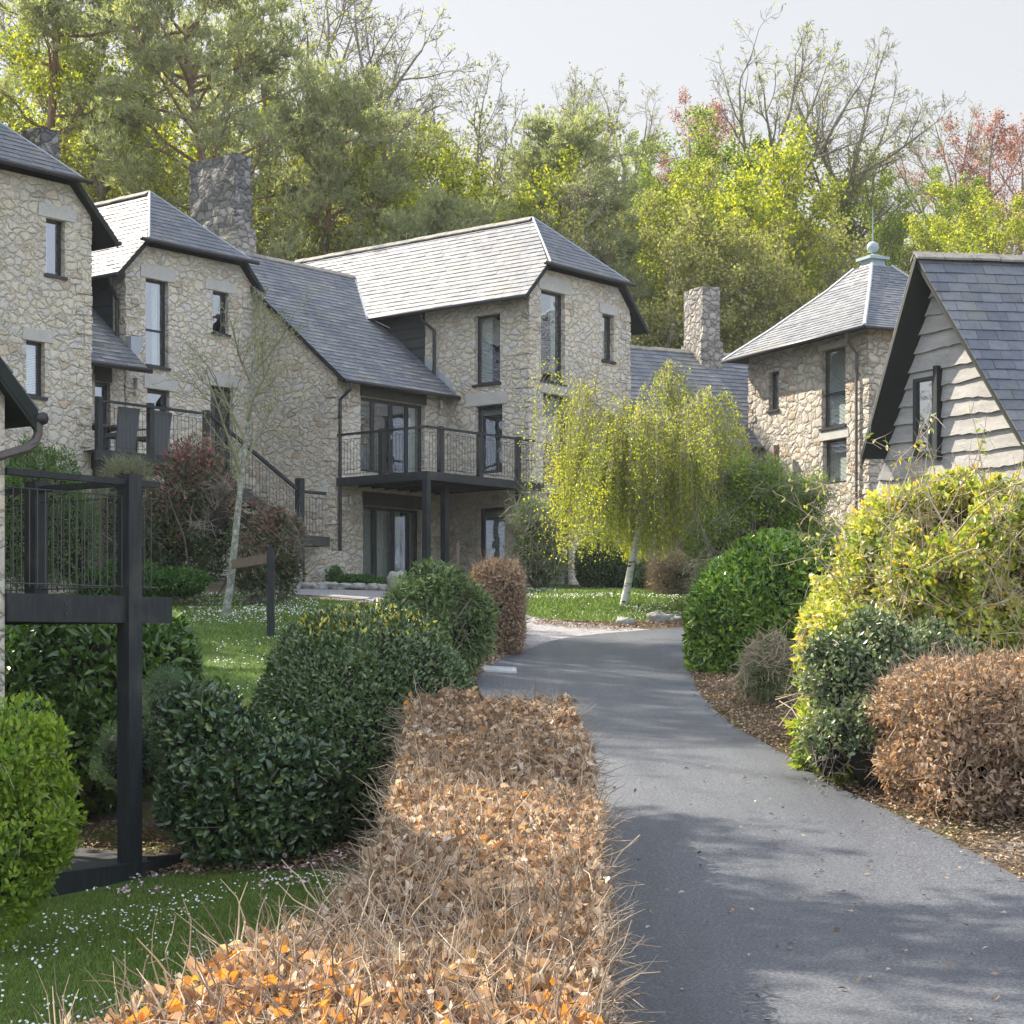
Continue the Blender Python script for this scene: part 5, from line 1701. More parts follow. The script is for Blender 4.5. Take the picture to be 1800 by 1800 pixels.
def shrub(name, label, blobs, n, mat, leaf=(.06, .03), cat="shrub", group=None, twigs=0, twig_mat='twig', twig_len=.3, core=.7, seed=1, hi=False, shell=.28,
          outward=.6, up=.35, rough=.12, colour=None, stems=0, flowers=None, droop=0.0, fold=.2, nscale=2.2, clump=.0, bias=None, tip=0, core_mat='core', lumps=7):
    rs = np.random.RandomState(seed)
    b0 = blobs[0]
    main = list(blobs)
    for bb in main:          # smaller lumps break the outline
        for _ in range(lumps):
            d_ = rnd_dirs(rs, 1, .25)[0]
            if d_[2] < -.45: d_[2] = -d_[2]
            k_ = rs.uniform(.22, .42)
            blobs = blobs + [tuple(np.array(bb[:3]) + d_ * np.array(bb[3:6]) * (1.04 - k_ * .62)) + tuple(np.array(bb[3:6]) * k_ * rs.uniform(.85, 1.2, 3))]
    gx_, gy_ = np.mean([b[0] for b in main]), np.mean([b[1] for b in main])
    root = thing(name, label, cat, [gx_, gy_, gz1(gx_, gy_)], group)
    P, N = blob_points(rs, blobs, n, shell, lambda x, y: gbil(x, y), rough, nscale)
    if clump:
        keep = vnoise(P[:, 0] + 30, P[:, 1] + 30, P[:, 2] + 30, clump) > .36
        P, N = P[keep], N[keep]
    m = len(P)
    nm = NM()
    D = nrm(N * outward + rnd_dirs(rs, m) * .75 + UPZ * (up - droop))
    LN = nrm(N + rnd_dirs(rs, m) * .55 + UPZ * .25)
    r = rs.rand(m)
    if colour is not None: r = np.clip(colour(P, N, r), 0, 1)
    r = np.where(r < .84, np.clip(r + (vnoise(P[:, 0] + 60, P[:, 1] + 60, P[:, 2] + 60, 1.9) - .5) * .45, 0, .84), r)
    s = .45 + .85 * rs.rand(m)
    nm.leaves(P, D, LN, leaf[0] * s, leaf[1] * s, 0, r, fold, hi, .15 if hi else 0.0)
    fo = nm.build("foliage", LM[mat], root)
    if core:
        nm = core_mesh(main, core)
        nm.build("dark_core", M[core_mat], root, smooth=True)  # dark filler that stops light passing through the leaves
    if twigs:
        Pt, Nt = blob_points(rs, blobs, twigs, shell * 1.3, lambda x, y: gbil(x, y), rough, nscale)
        k = len(Pt)
        PP, _ = wiggle(rs, Pt - Nt * twig_len * .85, Nt + rnd_dirs(rs, k) * .6 + UPZ * .3, twig_len * (.5 + rs.rand(k)), 4, .22)
        nm = NM(); nm.tubes(PP, np.array([1, .8, .6, .35])[None] * (.004 + .004 * rs.rand(k))[:, None], 3, rnd=rs.rand(k), cap=False)
        nm.build("twigs", M[twig_mat], root)
    if stems:
        P0 = np.column_stack([gx_ + rs.randn(stems) * b0[3] * .25, gy_ + rs.randn(stems) * b0[4] * .25, np.zeros(stems)]); P0[:, 2] = gbil(P0[:, 0], P0[:, 1]) - .05
        D0 = nrm(np.column_stack([rs.randn(stems, 2) * .45, np.ones(stems)]))
        PP, _ = wiggle(rs, P0, D0, (b0[2] - P0[:, 2] + b0[5] * .3), 6, .12)
        nm = NM(); nm.tubes(PP, np.linspace(.025, .01, 6)[None] * (.7 + .6 * rs.rand(stems))[:, None], 5)
        nm.build("stem", M['bark'], root)
    if flowers:
        Pf, Nf = blob_points(rs, blobs, flowers[0], .03, lambda x, y: gbil(x, y), rough, nscale)
        nm = NM(); k = len(Pf)
        for q in range(3): nm.leaves(Pf + Nf * .02, rnd_dirs(rs, k) + Nf * .3, Nf, flowers[1], flowers[1] * .8, 0)
        nm.build("flowers", M[flowers[2]], root)
    return root


def B(px, py0, py1, Y, w, dy=None, zc=None):
    """ellipsoid from its photo outline: centre column px, top py0, bottom py1, distance Y, half width w px"""
    x = (px - CX) / F * Y; z1 = (HY - py0) / F * Y; z0 = (HY - py1) / F * Y
    r = w / F * Y
    return (x, Y, (z0 + z1) / 2, r, dy if dy else r, (z1 - z0) / 2)


# --- brown clipped beech hedge along the left of the drive (foreground)
HK = np.array([(4.0, -2.35, .14, -1.12), (5.2, -1.75, .21, -1.16), (6.2, -1.25, .29, -1.15), (7.4, -.98, .35, -1.14), (8.6, -.80, .40, -1.12), (10.2, -.72, .45, -1.05), (12, -.76, .55, -.95), (15, -.86, .58, -.74), (17.6, -.96, .52, -.46)])


def hedge_profile(y):
    return [np.interp(y, HK[:, 0], HK[:, i]) for i in (1, 2, 3)]


def box_hedge_points(rs, n, y0, y1, prof, face_mix=(.55, .25, .12, .08), shell=.14):
    """points in the outer layer of a clipped hedge: top, right, left, far end"""
    f = rs.choice(4, n, p=face_mix)
    y = y0 + (y1 - y0) * rs.rand(n)
    y = np.where(f == 3, y1 - shell * rs.rand(n), y)
    xl, xr, zt = prof(y)
    zg = gbil((xl + xr) / 2, y)
    t = rs.rand(n); dpt = shell * rs.rand(n) ** 1.5
    h = rs.rand(n)
    wob = (vnoise(y * 1.0, xl * 0 + 3.0, 0, 2.3) - .5) * .10
    x = np.where(f == 1, xr - dpt + wob, np.where(f == 2, xl + dpt, xl + (xr - xl) * t))
    tw = (vnoise(x + 20, y + 20, 0, 2.0) - .5) * .16
    z = np.where(f == 0, zt - dpt + tw, zg + (zt - zg) * h)
    N = np.where((f == 0)[:, None], np.array([0, -.25, 1.0]), np.where((f == 1)[:, None], np.array([1.0, 0, .25]), np.where((f == 2)[:, None], np.array([-1.0, 0, .2]), np.array([0, 1.0, .2]))))
    # round the shoulders
    return np.column_stack([x, y, z]), nrm(N), f


rs = np.random.RandomState(101)
hd = thing("beech_hedge", "long clipped brown beech hedge in the foreground, running along the left edge of the drive", "hedge", [0, 10, gz1(0, 10)])
parts_tw, parts_lf = NM(), NM()
for (y0, y1, nt, nl, big) in ((4.3, 8.5, 12000, 9500, 1.0), (8.5, 12.5, 11000, 14000, 1.0), (12.5, 17.6, 12000, 23000, 1.1)):
    P, N, f = box_hedge_points(rs, nt, y0, y1, hedge_profile, (.62, .24, .10, .04), .22)
    k = len(P)
    PP, dend = wiggle(rs, P - N * .10, N * .16 + rnd_dirs(rs, k) * .8 + np.array([-.05, .30, .0]), (.14 + .22 * rs.rand(k)) * (1.1 if y0 < 5 else 1), 5, .30)
    parts_tw.tubes(PP, np.array([1, .9, .75, .55, .3])[None] * (.0020 + (.0028 if y0 < 5 else .0022) * rs.rand(k) ** 2)[:, None], 4, rnd=rs.rand(k), cap=False)
    P, N, f = box_hedge_points(rs, nl, y0, y1, hedge_profile, (.55, .27, .14, .04), .24)
    k = len(P)
    r = rs.rand(k)
    near = np.clip((8.8 - P[:, 1]) / 3.5, 0, 1)
    bands = vnoise(P[:, 0] + 5, P[:, 1] + 5, 0, 1.7)
    mi = ((near * .5 + (bands - .5) * 1.2 + rs.rand(k) * .5) > .72).astype(int)
    s = (.6 + .7 * rs.rand(k)) * big
    for m_ in (0, 1):
        q = mi == m_
        if q.any():
            parts_lf.leaves(P[q], rnd_dirs(rs, q.sum()) + np.array([0, 0, -.5]), rnd_dirs(rs, q.sum()) + N[q] * .8, .055 * s[q], .034 * s[q], m_, r[q], .7, True, rs.uniform(.1, .9, q.sum()))
parts_tw.build("twigs", M['hedge_twig'], hd)
parts_lf.build("foliage", [LM['beech'], LM['beech_orange']], hd)
# thicker inner branches and long whips standing out of the top
nm = NM()
y = rs.uniform(4.4, 17.4, 420); xl, xr, zt = hedge_profile(y)
x = xl + .3 + (xr - xl - .6) * rs.rand(420)
P0 = np.column_stack([x, y, gbil(x, y)])
PP, _ = wiggle(rs, P0, np.column_stack([rs.randn(420, 2) * .12, np.ones(420)]), (zt - P0[:, 2]) * 1.0, 8, .10)
nm.tubes(PP, np.linspace(.014, .004, 8)[None] * (.6 + .8 * rs.rand(420))[:, None], 5, cap=False)
y = rs.uniform(5.2, 12, 200); xl, xr, zt = hedge_profile(y)
x = xl + .1 + (xr - xl - .45) * rs.rand(200)
P0 = np.column_stack([x, y, zt - .12])
PP, _ = wiggle(rs, P0, np.column_stack([-np.abs(rs.randn(200)) * .8, rs.randn(200) * .6 + .3, .45 + rs.rand(200)]), .18 + .30 * rs.rand(200) ** 2, 8, .22)
nm.tubes(PP, np.linspace(.0042, .0014, 8)[None] * (.6 + .8 * rs.rand(200))[:, None], 5, rnd=.4 + .6 * rs.rand(200), cap=False)
nm.build("branches", M['hedge_twig'], hd)
nm = NM()   # solid dark filling: the hedge's inner shade put in as colour
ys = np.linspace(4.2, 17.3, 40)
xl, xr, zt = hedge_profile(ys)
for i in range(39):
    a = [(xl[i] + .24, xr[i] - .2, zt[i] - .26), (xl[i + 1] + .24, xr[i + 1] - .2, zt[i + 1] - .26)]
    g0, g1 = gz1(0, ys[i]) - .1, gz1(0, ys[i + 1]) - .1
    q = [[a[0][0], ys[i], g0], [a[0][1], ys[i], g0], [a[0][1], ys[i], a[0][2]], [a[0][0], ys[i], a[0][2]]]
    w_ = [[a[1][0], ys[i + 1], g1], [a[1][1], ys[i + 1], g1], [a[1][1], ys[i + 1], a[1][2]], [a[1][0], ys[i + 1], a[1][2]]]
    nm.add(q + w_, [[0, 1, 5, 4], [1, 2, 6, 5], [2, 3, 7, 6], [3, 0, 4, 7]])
nm.build("dark_core", M['core'], hd)


def clipped(name, label, x0, x1, y0, y1, ztop, mat, n, nt, leaf, seed, twig='twig', group=None, rough=.1, cat="hedge", mi=.0):
    """box-shaped clipped hedge standing on the ground"""
    rs = np.random.RandomState(seed)
    cx, cy = (x0 + x1) / 2, (y0 + y1) / 2
    root = thing(name, label, cat, [cx, cy, gz1(cx, cy)], group)
    hx, hy = (x1 - x0) / 2, (y1 - y0) / 2
    def pts(n, shell):
        zg0 = gz1(cx, cy) - .1
        hz = (ztop - zg0) / 2; zc = (ztop + zg0) / 2
        d = rnd_dirs(rs, n)
        p = 5.0
        k = 1 / (np.abs(d) ** p).sum(1) ** (1 / p)
        S = d * k[:, None]
        q = vnoise(S[:, 0] * 2 + 30, S[:, 1] * 2 + 30, S[:, 2] * 2 + 30, 1.6)
        dep = 1 - shell * rs.rand(n) ** 1.5 + (q - .5) * 2 * rough
        P = np.array([cx, cy, zc]) + S * np.array([hx, hy, hz]) * dep[:, None]
        N = nrm(np.sign(S) * np.abs(S) ** (p - 1) / np.array([hx, hy, hz]))
        ok = P[:, 2] > gbil(P[:, 0], P[:, 1]) + .02
        return P[ok], N[ok]
    P, N = pts(n, .3); m = len(P)
    s = .6 + .7 * rs.rand(m)
    nm = NM()
    nm.leaves(P, rnd_dirs(rs, m) + N * .3 + [0, 0, -.4], rnd_dirs(rs, m) + N, leaf[0] * s, leaf[1] * s, 0, rs.rand(m) * .75 + .25 * vnoise(P[:, 0], P[:, 1], P[:, 2], 2.5), .4, leaf[0] > .05, .3)
    nm.build("foliage", LM[mat], root)
    P, N = pts(nt, .3); k = len(P)
    PP, _ = wiggle(rs, P - N * .08, N * .6 + rnd_dirs(rs, k) * .7 + UPZ * .3, .12 + .25 * rs.rand(k), 4, .25)
    nm = NM(); nm.tubes(PP, np.array([1, .8, .6, .35])[None] * (.0028 + .003 * rs.rand(k))[:, None], 3, rnd=rs.rand(k), cap=False)
    nm.build("twigs", M['hedge_twig' if twig == 'twig_pale' else twig], root)
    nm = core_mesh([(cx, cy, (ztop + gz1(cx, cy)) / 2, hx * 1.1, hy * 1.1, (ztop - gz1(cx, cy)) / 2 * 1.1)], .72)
    nm.build("dark_core", M['core'], root)
    return root


clipped("beech_hedge", "rusty brown beech hedge at the right edge, in front of the yellow shrub", 3.6, 6.3, 16.6, 19.2, -.12, 'rust', 27000, 12000, (.062, .036), 7, 'twig_pale', rough=.13)
clipped("beech_hedge", "small rusty beech hedge between the rhododendron and the birch lawn", (826 - CX) / F * 32.5, (920 - CX) / F * 32.5, 31.8, 33.6, 1.45, 'rust', 13000, 4500, (.06, .04), 8, 'twig_pale', rough=.08)
clipped("bare_hedge", "leafless grey brown hedge right of the birch trunk", (1143 - CX) / F * 42.5, (1242 - CX) / F * 42.5, 41.8, 43.4, (HY - 975) / F * 42.5, 'rust', 1500, 6000, (.05, .03), 9, 'twig')
clipped("bare_hedge", "thin bare bush standing under the upper deck of the left houses", (172 - CX) / F * 40.5, (275 - CX) / F * 40.5, 39.8, 41.2, (HY - 808) / F * 40.5, 'scrub', 2500, 5500, (.05, .02), 10, 'twig_green')

# --- dark evergreen dome and camellia
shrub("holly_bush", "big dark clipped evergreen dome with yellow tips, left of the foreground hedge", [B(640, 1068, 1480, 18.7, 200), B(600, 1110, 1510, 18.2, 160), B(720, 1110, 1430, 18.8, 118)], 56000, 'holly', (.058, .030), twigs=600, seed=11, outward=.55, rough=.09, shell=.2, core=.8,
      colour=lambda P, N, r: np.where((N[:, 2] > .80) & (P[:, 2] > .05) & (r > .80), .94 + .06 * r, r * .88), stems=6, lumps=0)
shrub("camellia_bush", "glossy dark camellia leaning left of the clipped dome, petals on the soil below", [B(362, 1195, 1500, 17.3, 84), B(405, 1260, 1545, 17.0, 95), B(480, 1280, 1545, 17.1, 105), B(520, 1240, 1530, 17.5, 95), B(330, 1330, 1480, 17.2, 50)], 17000, 'camellia', (.085, .045), twigs=300, seed=12, hi=True, rough=.24, shell=.35, core=.66, flowers=(26, .05, 'pink_petal'), stems=5)
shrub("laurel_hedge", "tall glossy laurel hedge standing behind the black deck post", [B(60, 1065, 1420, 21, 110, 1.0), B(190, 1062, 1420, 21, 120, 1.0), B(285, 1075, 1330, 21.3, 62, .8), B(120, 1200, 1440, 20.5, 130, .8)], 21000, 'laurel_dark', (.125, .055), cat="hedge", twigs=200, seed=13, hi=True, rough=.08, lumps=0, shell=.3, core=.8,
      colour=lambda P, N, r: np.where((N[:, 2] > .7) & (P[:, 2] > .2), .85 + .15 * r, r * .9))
shrub("juniper", "blue green prostrate juniper between the laurel hedge and the camellia", [B(300, 1180, 1330, 19.3, 75, .8), B(235, 1260, 1400, 18.8, 65, .6), B(330, 1250, 1400, 18.6, 60, .6)], 26000, 'juniper', (.045, .008), seed=14, rough=.2, shell=.4, core=.75, outward=.9, up=.1)
shrub("spiraea_bush", "fresh lime green shrub at the left edge in front of the timber platform", [B(25, 1240, 1420, 13.2, 85, .5), B(60, 1330, 1560, 13.2, 72, .45), B(15, 1450, 1640, 13.0, 60, .4), B(90, 1440, 1530, 13.3, 40, .3)], 12000, 'fresh', (.055, .026), twigs=200, twig_len=.22, twig_mat='twig_green', seed=15, hi=True, rough=.42, shell=.6, core=.35, up=.6)
tuft_rs = np.random.RandomState(5)
q = at(375, 1185, 23.5)
tf = thing("grass_tuft", "tuft of bright yellow green sedge above the juniper", "grass tuft", [q[0], q[1], gz1(q[0], q[1])])
nm = NM(); k = 700
P0 = np.column_stack([q[0] + tuft_rs.randn(k) * .12, q[1] + tuft_rs.randn(k) * .12, np.full(k, gz1(q[0], q[1]))])
D0 = nrm(np.column_stack([tuft_rs.randn(k, 2) * .6, np.ones(k)]))
nm.leaves(P0, D0, rnd_dirs(tuft_rs, k), .25 + .25 * tuft_rs.rand(k), .012, 0, .5 + .5 * tuft_rs.rand(k), 0, True, .35); nm.build("blades", LM['yellow'], tf)

# --- middle ground
shrub("rhododendron", "rounded mid green rhododendron beside the drive, in front of the glazed doors", [B(760, 1000, 1150, 28.5, 70), B(805, 1040, 1170, 28.3, 62), B(715, 1040, 1160, 28.3, 42)], 17000, 'rhodo', (.12, .042), twigs=500, twig_len=.4, seed=21, rough=.28, shell=.5, core=.55, clump=1.8, stems=8, up=.1, droop=.1)
shrub("photinia", "red tipped photinia shrub under the upper deck, left of the young tree", [B(335, 775, 1000, 39, 62), B(300, 850, 1030, 38.6, 52), B(380, 840, 1030, 38.4, 48)], 17000, 'photinia', (.115, .045), twigs=1500, twig_len=.5, twig_mat='twig', seed=22, rough=.38, shell=.6, core=.45, clump=1.5, stems=9,
      colour=lambda P, N, r: .25 * r + .75 * np.clip((P[:, 2] - 2.2) / 2.2 + (r - .5) * 1.3, 0, 1) * (.7 + .3 * r))
shrub("photinia", "smaller red and green photinia right of the young tree, by the stairs", [B(478, 890, 1040, 38.5, 50), B(440, 960, 1045, 38, 34), B(505, 930, 1030, 38.5, 26)], 10000, 'photinia', (.11, .042), twigs=1000, twig_len=.5, seed=23, rough=.38, shell=.6, core=.45, clump=1.5, stems=7,
      colour=lambda P, N, r: .25 * r + .75 * np.clip((P[:, 2] - 1.4) / 1.8 + (r - .5) * 1.3, 0, 1) * (.7 + .3 * r))
shrub("evergreen_shrub", "dark evergreen shrub against the wall of the leftmost house", [B(70, 790, 1040, 36.5, 88), B(20, 800, 1040, 36.5, 60), B(120, 860, 1040, 36.3, 50)], 24000, 'mid', (.075, .03), twigs=800, seed=24, rough=.15, core=.7, colour=lambda P, N, r: r * .7)
shrub("groundcover_shrub", "low bright green leafy cover at the foot of the red shrub", [B(310, 1000, 1050, 37.2, 55), B(235, 985, 1055, 36.8, 50), B(170, 1000, 1060, 36.6, 40)], 9000, 'ground_green', (.075, .05), seed=25, rough=.3, core=.7)
shrub("climbing_shrub", "loose dark green climbing shrub at the corner of the middle house below the balcony end", [B(940, 885, 1035, 46.0, 34), B(925, 880, 960, 46.4, 20), B(965, 960, 1035, 45.8, 24)], 11000, 'mid', (.075, .028), twigs=2200, twig_len=.7, twig_mat='twig_green', seed=26, rough=.35, shell=.7, core=.45, stems=10, colour=lambda P, N, r: r * .75)
shrub("clipped_holly", "dark rounded clipped evergreen against the tall gable window wall", [B(1050, 937, 1048, 46.5, 38), B(1090, 960, 1050, 46.5, 28)], 19000, 'camellia', (.06, .03), seed=27, rough=.06, lumps=0, core=.85)
shrub("yew_shrub", "dark narrow evergreen between the birch trunk and the rear stair", [B(1135, 985, 1060, 47, 22)], 5000, 'camellia', (.06, .03), seed=28, rough=.1, lumps=0, core=.85)
shrub("flower_bed_plants", "low green plants in the stone edged bed under the downpipe", [B(590, 998, 1040, 47.0, 16, .4), B(630, 1012, 1042, 46.6, 40, .5), B(670, 1016, 1042, 46.4, 30, .4)], 7000, 'ground_green', (.07, .025), seed=29, rough=.4, core=.6, cat="plants")
shrub("lilac_shrub", "tall upright fresh green shrub between the birch and the timber gable", [B(1330, 800, 1060, 38, 84, 1.2), B(1265, 880, 1080, 37.5, 52), B(1400, 830, 1040, 38, 70), B(1250, 990, 1110, 36.5, 34)], 32000, 'fresh', (.075, .04), twigs=3000, twig_len=.8, twig_mat='twig_green', seed=30, rough=.22, shell=.6, core=.35, clump=1.4, up=.6, stems=24,
      colour=lambda P, N, r: r * .8)
shrub("laurel_bush", "big rounded glossy laurel at the right bend of the drive", [B(1365, 938, 1200, 30.5, 112, 1.1), B(1290, 985, 1215, 30.2, 82, .9), B(1400, 945, 1190, 31.0, 80, 1.0), B(1258, 1060, 1215, 30.0, 48, .6)], 42000, 'laurel', (.13, .052), twigs=300, seed=31, hi=True, rough=.07, shell=.28, core=.82, lumps=1)
shrub("box_shrub", "small olive green twiggy shrub in front of the laurel", [B(1357, 1125, 1236, 26.0, 50), B(1340, 1150, 1236, 25.8, 38)], 12000, 'rhodo', (.035, .016), twigs=1600, twig_len=.35, twig_mat='twig_pale', seed=32, rough=.15, shell=.5, core=.5, stems=8, colour=lambda P, N, r: r * .9)

# --- the big yellow green climber-covered shrub on the right
yb = [B(1620, 900, 1330, 21.5, 180, 1.3), B(1480, 1060, 1330, 20.5, 85, .9), B(1740, 860, 1200, 22.0, 150, 1.2), B(1470, 1180, 1420, 19.5, 68, .7), B(1560, 1200, 1440, 19.4, 80, .7), B(1690, 840, 1100, 21.5, 120, 1.0)]
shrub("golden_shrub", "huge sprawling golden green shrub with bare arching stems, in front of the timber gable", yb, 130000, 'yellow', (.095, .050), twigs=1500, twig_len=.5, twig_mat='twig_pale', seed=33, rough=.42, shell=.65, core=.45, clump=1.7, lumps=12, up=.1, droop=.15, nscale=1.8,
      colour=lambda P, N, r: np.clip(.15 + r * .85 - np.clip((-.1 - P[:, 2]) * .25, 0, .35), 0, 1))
rs = np.random.RandomState(77)
ro = [o for o in scene.objects if o.name.startswith("golden_shrub")][0]
k = 130
P0 = np.column_stack([rs.uniform(3.9, 6.7, k), rs.uniform(19.8, 22.5, k), rs.uniform(-.2, 1.3, k)])
PP, _ = wiggle(rs, P0, np.column_stack([rs.randn(k) * .6 - .15, rs.randn(k) * .5 - .2, .7 + rs.rand(k) * .8]), .7 + 1.5 * rs.rand(k) ** 1.5, 10, .13, -.05)
nm = NM(); nm.tubes(PP, np.linspace(.010, .003, 10)[None] * (.6 + .7 * rs.rand(k))[:, None], 5, cap=False)
Q = PP[:, 3:].reshape(-1, 3); Q = np.repeat(Q, 3, 0) + rs.randn(len(Q) * 3, 3) * .03
P3_, _ = wiggle(rs, Q[::2], rnd_dirs(rs, len(Q[::2]), .5), .12 + .25 * rs.rand(len(Q[::2])), 4, .25)
nm.tubes(P3_, np.array([.004, .003, .0025, .0015]), 3, cap=False)
nm.build("arching_stems", M['twig_pale'], ro)
nm = NM(); sel = Q[rs.rand(len(Q)) < .45]; k = len(sel)
nm.leaves(sel, rnd_dirs(rs, k) + [0, 0, -.6], rnd_dirs(rs, k), .075, .032, 0, .2 + .8 * rs.rand(k), .25, True, .2)
nm.build("stem_leaves", LM['yellow'], ro)
shrub("ivy_mass", "pale variegated ivy covering the lower front of the golden shrub", [B(1470, 1120, 1300, 19.2, 62, .45), B(1540, 1090, 1300, 19.3, 80, .5), B(1530, 1230, 1430, 18.7, 65, .45), B(1455, 1240, 1390, 18.8, 48, .4), B(1640, 1100, 1240, 19.6, 70, .4)], 17000, 'ivy', (.06, .034), twigs=900, seed=34, rough=.25, shell=.45, core=.6, hi=True, clump=1.6)

# fallen petals under the camellia
rs = np.random.RandomState(55)
P = scatter([(-3.3, 15.6), (-1.2, 15.4), (-.9, 16.6), (-2.2, 17.2), (-3.5, 16.8)], 420, rs)
P = P[vnoise(P[:, 0], P[:, 1], 0, 2.5) > .5]; k = len(P)
nm = NM(); nm.leaves(np.column_stack([P, gbil(P[:, 0], P[:, 1]) + .06]), rnd_dirs(rs, k) * [1, 1, .3], rnd_dirs(rs, k, 2), .045, .04, 0)
nm.build("fallen_petals", M['pink_petal'], kind="stuff", label="pale fallen camellia petals on the soil and lawn edge")

# ------------------------------------------------------------------ trees
def skeleton(rs, base, H, r0, specs, lean=(0, 0), K=7, trunk_wob=.06, trunk_frac=.7):
    """levels of polylines; specs: (count per parent, length ratio, spread, wobble, tropism, tmin)"""
    d0 = nrm(np.array([[lean[0], lean[1], 1.0]]))
    P, _ = wiggle(rs, np.array([base], float), d0, H * trunk_frac, 12, trunk_wob, .03)
    R = np.linspace(r0, r0 * .38, 12)[None]
    levels = [(P, R)]
    par, parR, parL = P, R, np.array([H * trunk_frac])
    for (cnt, lr, spread, wob, trop, tmin) in specs:
        n, Kp = par.shape[0], par.shape[1]
        t = tmin + (1 - tmin) * (np.arange(cnt)[None] + rs.rand(n, cnt)) / cnt
        t[:, -1] = 1.0
        ti = np.clip(t * (Kp - 1), 0, Kp - 1.001); i0 = ti.astype(int); fr = (ti - i0)[..., None]
        a = np.arange(n)[:, None]
        S = par[a, i0] * (1 - fr) + par[a, i0 + 1] * fr
        T = nrm(par[a, i0 + 1] - par[a, i0])
        rr = parR[a if len(parR) > 1 else 0 * a, i0]
        az = rs.rand(n, cnt) * 2 * math.pi if n > 1 else (np.arange(cnt) * 2.4 + rs.rand(cnt) * .6)[None]
        ref = np.where(np.abs(T[..., 2:3]) > .9, np.array([1.0, 0, 0]), np.array([0, 0, 1.0]))
        A = nrm(np.cross(T, np.broadcast_to(ref, T.shape))); Bv = np.cross(T, A)
        side = A * np.cos(az)[..., None] + Bv * np.sin(az)[..., None]
        sp = spread * (.6 + .8 * rs.rand(n, cnt)); sp[:, -1] *= .35
        D = T * np.cos(sp)[..., None] + side * np.sin(sp)[..., None]
        L = parL[:, None] * lr * (.65 + .6 * rs.rand(n, cnt)) * (1.15 - .5 * t)
        S, D, L, rr = S.reshape(-1, 3), D.reshape(-1, 3), L.ravel(), rr.ravel()
        PP, _ = wiggle(rs, S, D, L, K, wob, trop)
        R = np.maximum(rr * .62, .004)[:, None] * np.linspace(1, .35, K)[None]
        levels.append((PP, R))
        par, parR, parL = PP, R, L
    return levels


def sample_on(rs, PP, n, tmin=.3):
    i = rs.randint(0, PP.shape[0], n); t = (tmin + (1 - tmin) * rs.rand(n)) * (PP.shape[1] - 1.001); k = t.astype(int); f = (t - k)[:, None]
    return PP[i, k] * (1 - f) + PP[i, k + 1] * f, nrm(PP[i, k + 1] - PP[i, k])


def make_tree(name, label, cat, base, levels, bark, leafmat=None, nleaf=0, leaf=(.14, .09), scat=.25, trunk_levels=1, sides=(8, 6, 4, 3, 3, 3), minr=0.0, colour=None, group=None, leaf_level=-1, extra=None, tmin=.3, up=.2, hang=0.0, seed=1, crown_bark=None):
    rs = np.random.RandomState(seed)
    root = thing(name, label, cat, base, group)
    nm = NM()
    for i in range(trunk_levels): nm.tubes(levels[i][0], levels[i][1], sides[i], cap=False)
    nm.build("trunk", M[bark], root, smooth=True)
    nm = NM()
    for i in range(trunk_levels, len(levels)):
        nm.tubes(levels[i][0], np.maximum(levels[i][1], minr), sides[min(i, 5)], 0, cap=False)
    if nleaf:
        P, T = sample_on(rs, levels[leaf_level][0], nleaf, tmin)
        P = P + rs.randn(nleaf, 3) * scat
        r = rs.rand(nleaf)
        if colour: r = colour(P, r)
        s = .6 + .8 * rs.rand(nleaf)
        D = rnd_dirs(rs, nleaf) + UPZ * (up - hang)
        nm.leaves(P, D, rnd_dirs(rs, nleaf) + UPZ * .3, leaf[0] * s, leaf[1] * s, 1, r, .2)
    if extra: extra(nm, rs)
    nm.build("crown", [M[crown_bark or bark]] + ([LM[leafmat]] if leafmat else []), root)
    return root


# young lichened tree on the left lawn
b = at(395, 1080, 33.5); b[2] = gz1(b[0], b[1])
lv = skeleton(np.random.RandomState(3), b, 5.6, .075, [(9, .36, .55, .10, .05, .42), (5, .5, .6, .16, .03, .2), (5, .55, .7, .2, .02, .2), (3, .6, .8, .25, .0, .2)], (.13, 0), trunk_frac=.88, trunk_wob=.03)
make_tree("young_tree", "young bare tree with pale lichened leaning trunk on the left lawn", "tree", b, lv, 'lichen_bark', 'wood_olive', 900, (.03, .02), .02, seed=4, minr=.005, crown_bark='twig_green')

